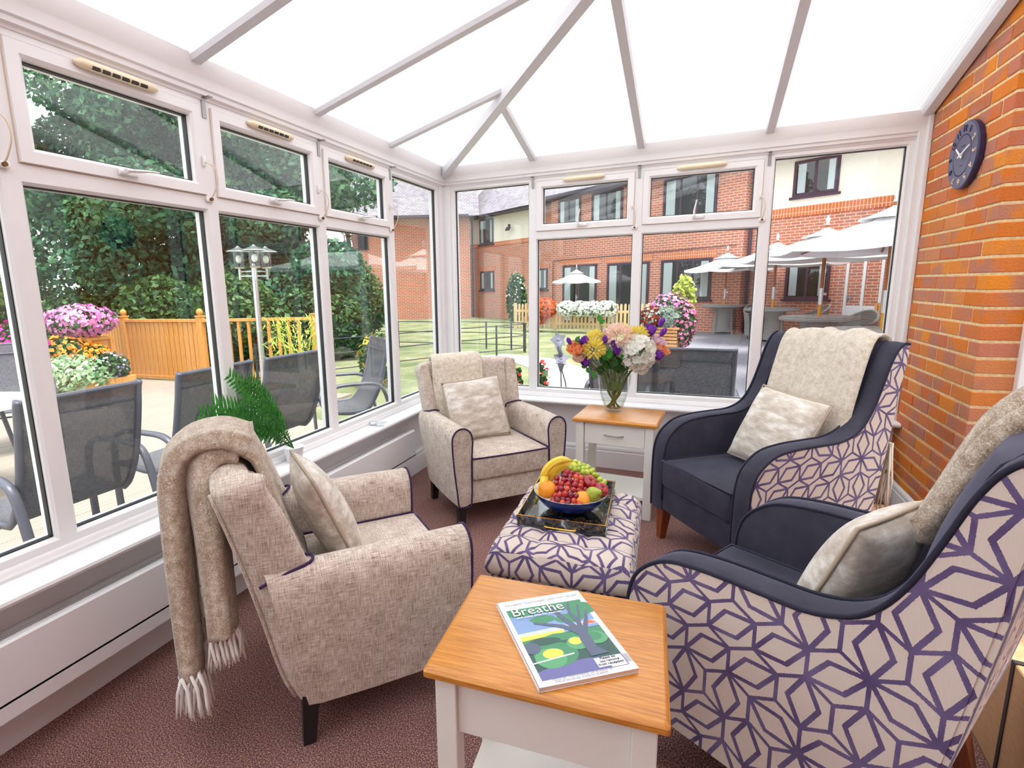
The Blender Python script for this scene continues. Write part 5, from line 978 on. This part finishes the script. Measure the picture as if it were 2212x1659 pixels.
for i in range(620):
    th = g.uniform(0, 6.28); q = .40*math.sqrt(g.random()); z_ = g.uniform(.35, 1.12); P = np.array((q*math.cos(th), q*math.sin(th), z_)); d_ = np.array((math.cos(th+g.normal()*.7), math.sin(th+g.normal()*.7), g.uniform(-.5, .9))); d_ /= np.linalg.norm(d_); s_ = np.cross(d_, (0, 0, 1)); s_ /= np.linalg.norm(s_)+1e-9; L = g.uniform(.10, .20); VV += [P, P+d_*L*.4+s_*.010, P+d_*L, P+d_*L*.4-s_*.010]
quadmesh('foliage', VV, np.arange(len(VV)).reshape(-1, 4), 'bamboo_leaf', bb_, kind='stuff')
for i in range(9):
    a = 6.28*i/9; MB().tube(smoothpath([(.1*math.cos(a), .1*math.sin(a), 0), (.16*math.cos(a), .16*math.sin(a), .6), (.28*math.cos(a), .28*math.sin(a), 1.08)], 3), .006, 5).build('cane', 'bamboo_leaf', bb_)
plant('rudbeckia', 'yellow black eyed daisies on the lawn by the railing', (-2.55, 2.85, -.115), .30, .80, 'shrub_leaf', 'bl_yellow', 1100, 90, fs=.09, seed=71, centre='bl_dark'); plant('red_geranium', 'red geranium outside the back window, behind the corner chair', (.43, .43, -.115), .13, .80, 'shrub_leaf', 'bl_red', 500, 110, fs=.035, seed=72); plant('red_geranium', 'red geranium outside the back window, left of the wire flower', (.68, .50, -.115), .10, .80, 'shrub_leaf', 'bl_red', 300, 80, fs=.035, seed=73)
# ================================================================== lamp post, railing, ornament
lp = empty('lamp_post', (-4.10, 2.02, -.115), 0, 'steel garden lamp post with three lanterns beside the fence', 'lamp'); MB().cyl((0, 0, 0), (0, 0, 1.86), .045, .040, 16).cyl((0, 0, 1.86), (0, 0, 1.92), .03, n=12).build('pole', 'lamp_steel', lp, smooth=40)
for i in range(3):
    a = R(200+120*i); x, y = .22*math.cos(a), .22*math.sin(a); ln = empty('lantern', (x, y, 1.72)); ln.parent = lp
    MB().tube([(-x, -y, .02), (0, 0, .02)], .012, 6).tube([(-x, -y, .09), (0, 0, .09)], .012, 6).cyl((0, 0, -.03), (0, 0, .15), .02, n=10).build('arm', 'lamp_steel', ln); MB().lathe([(.075, .15), (.085, .38), (.080, .38), (.070, .155)], n=20).build('glass_shade', 'clear_glass', ln, smooth=40); MB().lathe([(.06, .13), (.085, .15), (.06, .16)], n=20).lathe([(.17, .375), (.165, .385), (.05, .43), (.01, .46)], n=24).build('cap', 'lamp_steel', ln, smooth=30); MB().ell((0, 0, .27), (.045, .045, .06), 12, 8).build('bulb', 'bulb', ln, smooth=True)
rl = empty('metal_railing', (0, 0, -.115), 0, 'low black metal estate railing curving across the lawn', 'railing'); RP = smoothpath([(-4.6, 2.4), (-3.92, 3.55), (-2.9, 5.5), (-1.75, 7.3), (-1.72, 7.75), (-2.4, 8.0), (-3.78, 8.05), (-6.0, 7.9)], 6)
for z_ in (.12, .40, .66): MB().tube([(p[0], p[1], z_) for p in RP], .011, 6).build('rail', 'iron', rl, smooth=True)
for p in RP[::4]: MB().bb(p[0]-.016, p[0]+.016, p[1]-.016, p[1]+.016, 0, .68).build('post', 'iron', rl)
sc_ = empty('metal_flower', (.735, 1.08, -.115), YAW, 'grey metal star flower ornament on bent wire stems', 'ornament')
def star(c, rr, tilt, nm):
    pts = []
    for i in range(10):
        a = R(36*i+10); q = rr*(1 if i % 2 == 0 else .62); pts.append((q*math.cos(a), q*math.sin(a)))
    M3 = Euler(tilt).to_matrix(); MB().prism(pts, lambda a, b, d: tuple(np.array(c)+np.array(M3@Vector((a, b, d+.12*(a*a+b*b)/rr)))), -.006, .006).build(nm, 'stone_grey', sc_); MB().ell(c, (.022, .022, .02), 10, 6).build('boss', 'stone_grey', sc_, smooth=True)
star((0, 0, .80), .082, (R(58), 0, 0), 'star_flower'); star((-.03, 0, .985), .085, (R(78), R(-22), R(8)), 'star_flower')
MB().lathe([(.012, .67), (.035, .74), (.045, .79)], n=12).build('cone', 'stone_grey', sc_, smooth=True); MB().tube([(.0, 0, .82), (-.02, 0, .90), (-.03, 0, .975)], [.016, .024, .034], 10).build('cone', 'stone_grey', sc_, smooth=True)
MB().tube(smoothpath([(.0, 0, .68), (.005, 0, .5), (.012, 0, .3), (.01, 0, 0)], 4), .006, 6).build('wire_stem', 'iron', sc_); MB().tube(smoothpath([(.01, 0, .68), (.045, 0, .56), (.055, 0, .46), (.03, 0, .34), (.04, 0, 0)], 4), .006, 6).build('wire_stem', 'iron', sc_)
# ================================================================== the brick building across the garden
BA = R(-31.0); bd = empty('brick_building', (0, 0, 0), BA, 'two storey brick building with cream render and plum window frames across the garden', 'building')
EZ = 4.68
def wallseg(s0, s1, off, z0, z1, mt, nm='wall'): return MB().bb(s0, s1, off, off+.3, z0, z1).build(nm, mt, bd)
wallseg(-18.6, -12.2, 13.6, -.4, 3.28, 'facade_brick'); wallseg(-18.6, -13.0, 13.59, 3.47, EZ, 'render_cream', 'render_panel'); wallseg(-13.0, -11.6, 13.6, 3.28, EZ, 'facade_brick'); wallseg(-18.6, -12.9, 13.57, 3.28, 3.47, 'soldier_brick', 'brick_band')
MB().bb(-11.75, -4.13, 12.8, 13.9, -.4, EZ).build('wall', 'facade_brick', bd); wallseg(-4.13, -.6, 13.1, -.4, 3.08, 'facade_brick'); wallseg(-4.13, -.6, 13.09, 3.28, EZ, 'render_cream', 'render_panel'); wallseg(-4.13, -.6, 13.06, 3.06, 3.30, 'soldier_brick', 'brick_band')
def win(s0, s1, z0, z1, off, lights=2, curt=True, door=False, mt='plum_frame', lintel=True, sill=True):
    o = empty('window' if not door else 'door', (s0, off, z0)); o.parent = bd; w_, h = s1-s0, z1-z0
    MB().rectframe(0, w_, 0, h, [(0, -.03), (.07, -.03), (.07, .05), (0, .05)]).build('frame', mt, o)
    for i in range(lights):
        a, b = .07+(w_-.14)*i/lights, .07+(w_-.14)*(i+1)/lights
        MB().bb(a, b, -.026, -.023, .07, h-.07).build('pane', 'glass', o)
        if i: MB().bb(a-.035, a+.035, -.03, .05, .07, h-.07).build('mullion', mt, o)
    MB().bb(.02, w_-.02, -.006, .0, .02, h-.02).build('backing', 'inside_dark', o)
    if curt:
        for a, b in ((.10, .10+w_*.18), (w_-.10-w_*.14, w_-.10)): MB().loft([[(a+(b-a)*q/8, -.012-.004*(q % 2), z_) for q in range(9)] for z_ in (.09, h-.09)], (False, False), closed=False).build('curtain', 'curtain', o)
    if lintel: MB().bb(-.12, w_+.12, -.02, .02, h, h+.20).build('lintel', 'soldier_brick', o)
    if sill: MB().bb(-.06, w_+.06, -.07, .02, -.06, 0).build('sill', mt, o)
    return o
for a in ((-6.72, -5.0, .88, 2.12, 12.79, 3), (-6.74, -4.96, 3.30, 4.60, 12.79, 3), (-11.33, -10.2, 3.45, 4.62, 12.79, 2), (-9.67, -8.31, 3.45, 4.62, 12.79, 2), (-17.45, -16.38, 3.40, 4.60, 13.58, 2), (-17.46, -16.38, 1.22, 2.14, 13.59, 2), (-13.35, -12.75, 1.22, 2.12, 13.59, 1), (-3.06, -2.0, .90, 2.08, 13.09, 2), (-3.05, -2.0, 3.55, 4.45, 13.08, 2)):
    win(*a, lintel=a[2] < 3, sill=True)
win(-11.07, -9.38, -.05, 2.14, 12.79, 2, True, True, sill=False); win(-8.90, -7.16, -.05, 2.12, 12.79, 3, True, True, sill=False)
wd_ = empty('white_door', (-1.64, 13.08, -.1)); wd_.parent = bd
MB().rectframe(0, .78, 0, 2.18, [(0, -.03), (.06, -.03), (.06, .03), (0, .03)]).bb(.36, .42, -.03, .03, 0, 2.18).bb(.05, .73, -.02, .03, .0, .85).build('door_frame', 'upvc', wd_); MB().bb(.05, .73, .0, .004, .85, 2.12).build('pane', 'glass', wd_); MB().bb(.03, .75, -.004, .0, .1, 2.1).build('backing', 'facade_brick', wd_); MB().bb(.075, .10, -.07, -.03, .95, 1.12).bb(.075, .19, -.075, -.055, 1.03, 1.05).build('handle', 'steel', wd_)
# wing on the far left, wall turning towards the viewer on the right
W0, W1 = np.array((-13.42, 17.72)), np.array((-8.36, 19.92)); wa = math.atan2(*(W1-W0)[::-1]); wl = float(np.linalg.norm(W1-W0))
wg = empty('brick_wing', (W0[0], W0[1], 0), wa, 'brick wing with three rows of windows behind the lamp post and railing', 'building')
MB().bb(0, wl+.15, 0, .3, -2.0, 4.78).bb(0, .3, 0, 6, -2.0, 4.78).build('wall', 'facade_brick', wg)
for z0, z1 in ((3.25, 4.05), (1.28, 2.12), (-.05, .50)):
    o = empty('window', (.28, -.02, z0)); o.parent = wg; h = z1-z0
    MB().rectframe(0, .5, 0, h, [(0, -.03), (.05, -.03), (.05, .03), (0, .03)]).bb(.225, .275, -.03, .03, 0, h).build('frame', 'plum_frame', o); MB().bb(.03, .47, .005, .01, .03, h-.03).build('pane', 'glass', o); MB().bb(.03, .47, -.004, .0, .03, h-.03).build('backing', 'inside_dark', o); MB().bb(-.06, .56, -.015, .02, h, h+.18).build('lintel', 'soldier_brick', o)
MB().add([(-.4, -.45, 4.70), (wl+.6, -.45, 4.70), (wl+.6, 3.4, 8.0), (-.4, 3.4, 8.0), (-.4, 7.3, 4.70), (wl+.6, 7.3, 4.70)], [(0, 1, 2, 3), (3, 2, 5, 4)]).build('roof', 'roof_tile', wg); MB().bb(-.4, wl+.1, -.55, -.40, 4.64, 4.76).build('gutter', 'gutter', wg); MB().bb(-.4, wl+.1, -.40, .0, 4.66, 4.70).build('soffit', 'gutter', wg)
# roof of the main building
MB().add([(-19.0, 13.15, EZ+.02), (-4.1, 12.35, EZ+.02), (-4.1, 17.5, 8.6), (-19.0, 17.5, 8.6)], [(0, 1, 2, 3)]).build('roof', 'roof_tile', bd); MB().add([(-4.1, 12.65, EZ), (2.5, 12.65, EZ), (2.5, 17.5, 8.2), (-4.1, 17.5, 8.2)], [(0, 1, 2, 3)]).build('roof', 'roof_tile', bd)
MB().bb(-18.6, -11.7, 13.05, 13.2, EZ-.06, EZ+.06).build('gutter', 'gutter', bd); MB().bb(-11.9, -4.1, 12.25, 12.4, EZ-.06, EZ+.06).build('gutter', 'gutter', bd); MB().bb(-4.1, 2., 12.55, 12.70, EZ-.14, EZ+.02).build('gutter', 'gutter', bd)
MB().bb(-18.6, -11.7, 13.1, 13.6, EZ-.04, EZ-.0).bb(-11.9, -4.1, 12.3, 12.8, EZ-.04, EZ).bb(-4.1, 2., 12.6, 13.1, EZ-.04, EZ).build('soffit', 'gutter', bd)
for s_, o_ in ((-18.0, 13.52), (-4.05, 13.02)): MB().cyl((s_, o_, -.2), (s_, o_, EZ), .04, n=10).build('downpipe', 'gutter', bd, smooth=True)
MB().tube([(-11.6, 12.77, .1), (-11.6, 12.77, 2.35), (-4.3, 12.77, 2.42)], .012, 5).build('cable_pipe', 'gutter', bd)
fl_ = empty('security_light', (-15.1, 13.45, 3.95)); fl_.parent = bd; MB().box((0, -.06, 0), (.26, .06, .18), .01, (R(-35), 0, 0)).build('lamp_head', 'iron', fl_); MB().bb(-.05, .05, -.02, .05, .10, .2).build('wall_plate', 'iron', fl_)
e0 = np.array((-.6*.8572+13.1*.515, .6*.515+13.1*.8572)); sw = empty('side_wing', (e0[0], e0[1], 0), 0, 'cream rendered brick wall turning towards the viewer at the right', 'building')
MB().bb(0, .3, -9, .2, -.3, 3.06).build('wall', 'facade_brick', sw); MB().bb(-.02, .3, -9, .2, 3.06, 3.28).build('brick_band', 'soldier_brick', sw); MB().bb(0.0, .3, -9, .2, 3.28, 4.7).build('render_panel', 'render_cream', sw); MB().bb(-.55, .3, -3.4, -1.2, 4.25, 4.55).add([(-.6, -3.5, 4.5), (-.6, -1.1, 4.5), (2, -1.1, 6.2), (2, -3.5, 6.2)], [(0, 1, 2, 3)]).build('bay_roof', 'gutter', sw)
o = empty('window', (-.02, -2.6, 3.3)); o.parent = sw; MB().bb(-.03, .02, 0, 1.0, 0, .95).build('frame', 'plum_frame', o); MB().bb(-.035, -.03, .06, .94, .06, .89).build('pane', 'glass', o)
# ================================================================== picket fence with flowers, parasols, wicker furniture
pf = empty('picket_fence', (0, 0, 0), 0, 'low pale picket fence before the french windows', 'fence'); pk = None; A_, B_ = np.array((-3.81, 13.41)), np.array((.65, 12.47)); nP = 46; pa = math.atan2(*(B_-A_)[::-1]); PZ = -.06
def picket_run(A_, B_, n):
    global pk
    a = math.atan2(*(B_-A_)[::-1]); L = float(np.linalg.norm(B_-A_))
    for i in range(n):
        if pk is None: pk = MB().prism([(-.036, .04), (.036, .04), (.036, .80), (.025, .845), (0, .86), (-.025, .845), (-.036, .80)], lambda x, z, d: (x, d, z), -.02, -.002).build('picket', 'picket_wood', pf); b = pk
        else: b = bpy.data.objects.new('picket', pk.data); COL.objects.link(b); b.parent = pf
        p = A_+(B_-A_)*(i+.5)/n; b.location = (p[0], p[1], PZ+.01*random.random()); b.rotation_euler = (0, 0, a)
    for z_ in (.22, .62):
        r_ = MB().bb(0, L, .0, .03, z_-.04, z_+.04).build('rail', 'picket_wood', pf); r_.location = (A_[0], A_[1], PZ); r_.rotation_euler = (0, 0, a)
    for i in range(4):
        p = A_+(B_-A_)*i/3; q = MB().box((0, .03, .44), (.075, .075, .88), .006).build('post', 'picket_wood', pf); q.location = (p[0], p[1], PZ); q.rotation_euler = (0, 0, a)
picket_run(A_, B_, 36); picket_run(B_, np.array((1.35, 10.6)), 14)
plant('scarlet_begonia', 'bright orange red flowers at the picket fence', (-2.66, 13.02, .30), .42, .62, 'shrub_leaf', 'bl_scarlet', 500, 420, fs=.10, seed=81); plant('scarlet_begonia', 'orange red flowers spilling through the pickets', (-2.9, 12.98, .10), .28, .36, 'shrub_leaf', 'bl_scarlet', 200, 200, fs=.09, seed=82)
for i, wl_ in enumerate(('white flowers on the picket fence next to the orange red ones', 'white flowers on the picket fence, second clump from the orange red ones', 'white flowers on the picket fence, third clump from the orange red ones', 'white flowers on the picket fence nearest the slatted planter')): plant('white_petunia', wl_, (-1.85+.42*i, 12.86-.08*i, .38), .34, .46, 'shrub_leaf', 'bl_white', 350, 330, fs=.09, seed=83+i, group='white flowers on the picket fence')
plant('climbing_shrub', 'green and white climber on the brick wall left of the picket fence', (-4.1, 14.5, -.1), .38, 1.9, 'shrub_leaf', 'bl_white', 1200, 120, .09, fs=.07, seed=88, cat='shrub')
def parasol(label, D=3.0, H=2.52):
    t = empty('parasol', label=label, cat='parasol', group='white garden parasols'); n = 8; m = MB(); rim = [(D/2*math.cos(2*math.pi*(k+.5)/n), D/2*math.sin(2*math.pi*(k+.5)/n)) for k in range(n)]; zt, zr = H-.14, H-.56
    for k in range(n):
        (x0, y0), (x1, y1) = rim[k], rim[(k+1) % n]; rows = []
        for u in np.linspace(.10, 1, 7):
            sag = -.05*math.sin(math.pi*u); rows.append([((x0+(x1-x0)*v)*u*(1-.03*math.sin(math.pi*v)*u), (y0+(y1-y0)*v)*u*(1-.03*math.sin(math.pi*v)*u), zt+(zr-zt)*u+sag-.03*math.sin(math.pi*v)*u) for v in np.linspace(0, 1, 5)])
        rows.append([(x, y, z_-.06) for x, y, z_ in rows[-1]])
        vs = [p for r_ in rows for p in r_]; m.add(vs, [(i*5+j, i*5+j+1, i*5+j+6, i*5+j+5) for i in range(len(rows)-1) for j in range(4)])
    m.build('canopy', 'parasol', t)
    m = MB(); m.lathe([(.34, zt-.105), (.22, zt-.06), (.10, zt+.0), (.02, zt+.05)], n=8, caps=(False, True)).build('vent_cap', 'parasol', t); MB().lathe([(.022, H-.05), (.03, H-.03), (.016, H-.005), (.030, H+.03), (.034, H+.05), (.015, H+.085), (.016, H+.10), (.003, H+.115)], n=14).build('finial', 'finial', t, smooth=True)
    for k in range(n): MB().tube([(0, 0, zt-.02), (rim[k][0]*.5, rim[k][1]*.5, (zt+zr)/2-.07), (rim[k][0]*.98, rim[k][1]*.98, zr-.02)], .012, 5).build('rib', 'pole_wood', t)
    MB().cyl((0, 0, 1.28), (0, 0, H-.05), .024, n=12).build('pole_upper', 'pole_wood', t, smooth=40); MB().cyl((0, 0, 1.02), (0, 0, 1.30), .030, n=12).bb(.0, .07, -.012, .012, 1.18, 1.22).build('pole_joint', 'pole_joint', t, smooth=40); MB().cyl((0, 0, 0), (0, 0, 1.04), .024, n=12).build('pole_lower', 'pole_gold', t, smooth=40); MB().lathe([(.25, 0), (.25, .03), (.05, .06), (.035, .16)], n=24).build('foot', 'stone_grey', t, smooth=40)
    return t
def wtable(label, r=.62):
    t = empty('wicker_table', label=label, cat='garden table', group='grey wicker garden tables'); MB().lathe([(r-.03, .78), (r, .79), (r+.012, .815), (r, .84), (r-.03, .85), (.003, .852)], n=48).build('table_top', 'wicker', t, smooth=40); MB().lathe([(.30, .08), (.27, .3), (.26, .6), (.30, .785)], n=28).build('skirt', 'wicker', t, smooth=40)
    for i in range(4):
        a = R(45+90*i); MB().tube([(.27*math.cos(a), .27*math.sin(a), .75), (.30*math.cos(a), .30*math.sin(a), .1), (.34*math.cos(a), .34*math.sin(a), 0)], .025, 7).build('leg', 'wicker', t)
    return t
def wchair(label):
    t = empty('wicker_chair', label=label, cat='garden chair', group='grey wicker tub chairs'); rings = []
    for i, (r_, z_) in enumerate(((.27, .10), (.26, .42), (.29, .60), (.33, .68))):
        pass
    outer, inner = [], []
    for q in range(25):
        a = R(-130+260*q/24)+R(90); hgt = .66+.24*math.cos((a-R(90))*.75)**2 if abs(a-R(90)) < R(120) else .66; fl = .06*(hgt-.6)
        outer.append([(.27*math.cos(a), .27*math.sin(a), .10), (.28*math.cos(a), .28*math.sin(a), .42), ((.31+fl)*math.cos(a), (.31+fl)*math.sin(a), hgt)]); inner.append([((.28+fl)*math.cos(a), (.28+fl)*math.sin(a), hgt), (.25*math.cos(a), .25*math.sin(a), .42), (.25*math.cos(a), .25*math.sin(a), .10)])
    MB().loft([o_+i_ for o_, i_ in zip(outer, inner)], (True, True)).build('tub', 'wicker', t, smooth=50); MB().tube([tuple((np.array(o_[2])+np.array(i_[0]))/2) for o_, i_ in zip(outer, inner)], .028, 8).build('rolled_rim', 'wicker', t, smooth=True); MB().lathe([(.25, .40), (.26, .43), (.24, .46), (.003, .465)], n=28).build('seat', 'wicker', t, smooth=40)
    for i in range(4):
        a = R(45+90*i); MB().cyl((.23*math.cos(a), .23*math.sin(a), 0), (.23*math.cos(a), .23*math.sin(a), .12), .02, n=8).build('leg', 'wicker', t)
    return t
tb0 = wtable('round grey wicker table farthest off, under the smallest right hand parasol'); place(tb0, (2.67, 13.0, -.10)); 
tbs = [((3.64, 10.85, -.10), 'round grey wicker table second farthest off, behind the right mullion'), ((3.98, 7.30, -.10), 'round grey wicker table in the middle of the right hand pane'), ((4.17, 4.42, -.10), 'round pale wicker table nearest the window, behind the navy chair')]
for l_, lab in tbs: place(clone(tb0), l_, 0, lab)
p0_ = parasol('white parasol farthest of the right hand row', 2.4, 2.40); place(p0_, (2.67, 13.0, -.10))
for l_, lab in (((3.64, 10.85, -.10), 'white parasol second farthest of the right hand row'), ((3.98, 7.30, -.10), 'white parasol second nearest of the right hand row'), ((4.17, 4.42, -.10), 'white parasol nearest the window at the right'), ((-2.0, 14.85, -.10), 'white parasol over the picket fence terrace')):
    c_ = clone(p0_); place(c_, l_, R(12), lab); c_.scale = (1.2, 1.2, 1.04) if l_[0] > 0 else (.74, .74, .88)
wc0 = wchair('grey wicker tub chair behind the farthest table'); place(wc0, (2.55, 13.75, -.10), R(8))
for l_, rz, lab in (((4.55, 11.1, -.10), -80, 'grey wicker tub chair right of the second farthest table'), ((3.4, 11.7, -.10), 10, 'grey wicker tub chair behind the second farthest table'), ((4.75, 8.1, -.10), -50, 'grey wicker tub chair at the middle table, farther one'), ((4.95, 7.1, -.10), -95, 'grey wicker tub chair at the middle table, nearer one'), ((4.85, 5.2, -.10), -50, 'grey wicker tub chair behind the nearest table')): place(clone(wc0), l_, R(rz), lab)
tc = empty('wooden_chair', (5.35, 8.9, -.10), R(-40), 'wooden slatted garden armchair in front of the white door', 'garden chair')
for sx in (-1, 1):
    MB().bb(sx*.28-.025, sx*.28+.025, -.28, -.23, 0, .64).build('leg', 'teak', tc); MB().box((sx*.28, .25, .5), (.05, .05, 1.0), 0, (R(-6), 0, 0)).build('leg', 'teak', tc); MB().bb(sx*.28-.04, sx*.28+.04, -.32, .26, .64, .67).build('arm', 'teak', tc)
for i in range(6): MB().bb(-.28, .28, -.27+.09*i, -.20+.09*i, .42, .44).build('seat_slat', 'teak', tc)
for i in range(7): MB().box((-.22+.073*i, .275, .73), (.045, .018, .52), 0, (R(-6), 0, 0)).build('back_slat', 'teak', tc)
MB().box((0, .30, .98), (.58, .03, .07), .005).build('top_rail', 'teak', tc)
# slatted planter of pink flowers on the patio
sp2 = empty('slatted_planter', (1.40, 6.05, -.10), R(-12), 'slatted timber planter on the patio behind the bouquet', 'planter')
MB().bb(-.28, .28, -.20, .20, .02, .64).build('liner', 'trunk', sp2); MB().rectframe(-.34, .34, -.26, .26, [(0, .70), (.07, .70), (.07, .735), (0, .735)]).build('cap_frame', 'teak', sp2, rot=None)
for o_ in sp2.children:
    if o_.name.startswith('cap_frame'): o_.data.transform(Matrix(((1, 0, 0, 0), (0, 0, 1, 0), (0, 1, 0, 0), (0, 0, 0, 1))))
for i in range(11):
    z_ = .04+.06*i
    for sy in (-1, 1): MB().bb(-.31, .31, sy*.21, sy*.235, z_, z_+.045).build('slat', 'teak', sp2)
    for sx in (-1, 1): MB().bb(sx*.285, sx*.31, -.21, .21, z_, z_+.045).build('slat', 'teak', sp2)
plant('coleus', 'dark red leaved plants at the front of the slatted planter', (1.22, 5.90, .60), .22, .36, 'bl_burg', 'silver_leaf', 500, 120, .06, .05, seed=91); plant('silver_cineraria', 'silvery leaved plants in the middle of the slatted planter', (1.48, 5.95, .58), .24, .40, 'silver_leaf', None, 700, 0, .07, seed=92); plant('trailing_pink_verbena', 'pink flowers trailing over the right of the slatted planter', (1.72, 6.00, .22), .24, .80, 'shrub_leaf', 'bl_rose', 700, 420, fs=.05, seed=93); plant('pale_pink_pelargonium', 'pale pink flowers at the back of the slatted planter', (1.50, 6.25, .55), .36, .62, 'shrub_leaf', 'bl_pink', 600, 420, fs=.06, seed=94); plant('tall_yellow_grass', 'tall yellow green plant rising behind the slatted planter', (1.72, 6.35, .55), .20, .95, 'bamboo_leaf', None, 500, 0, .06, seed=95, cat='shrub')
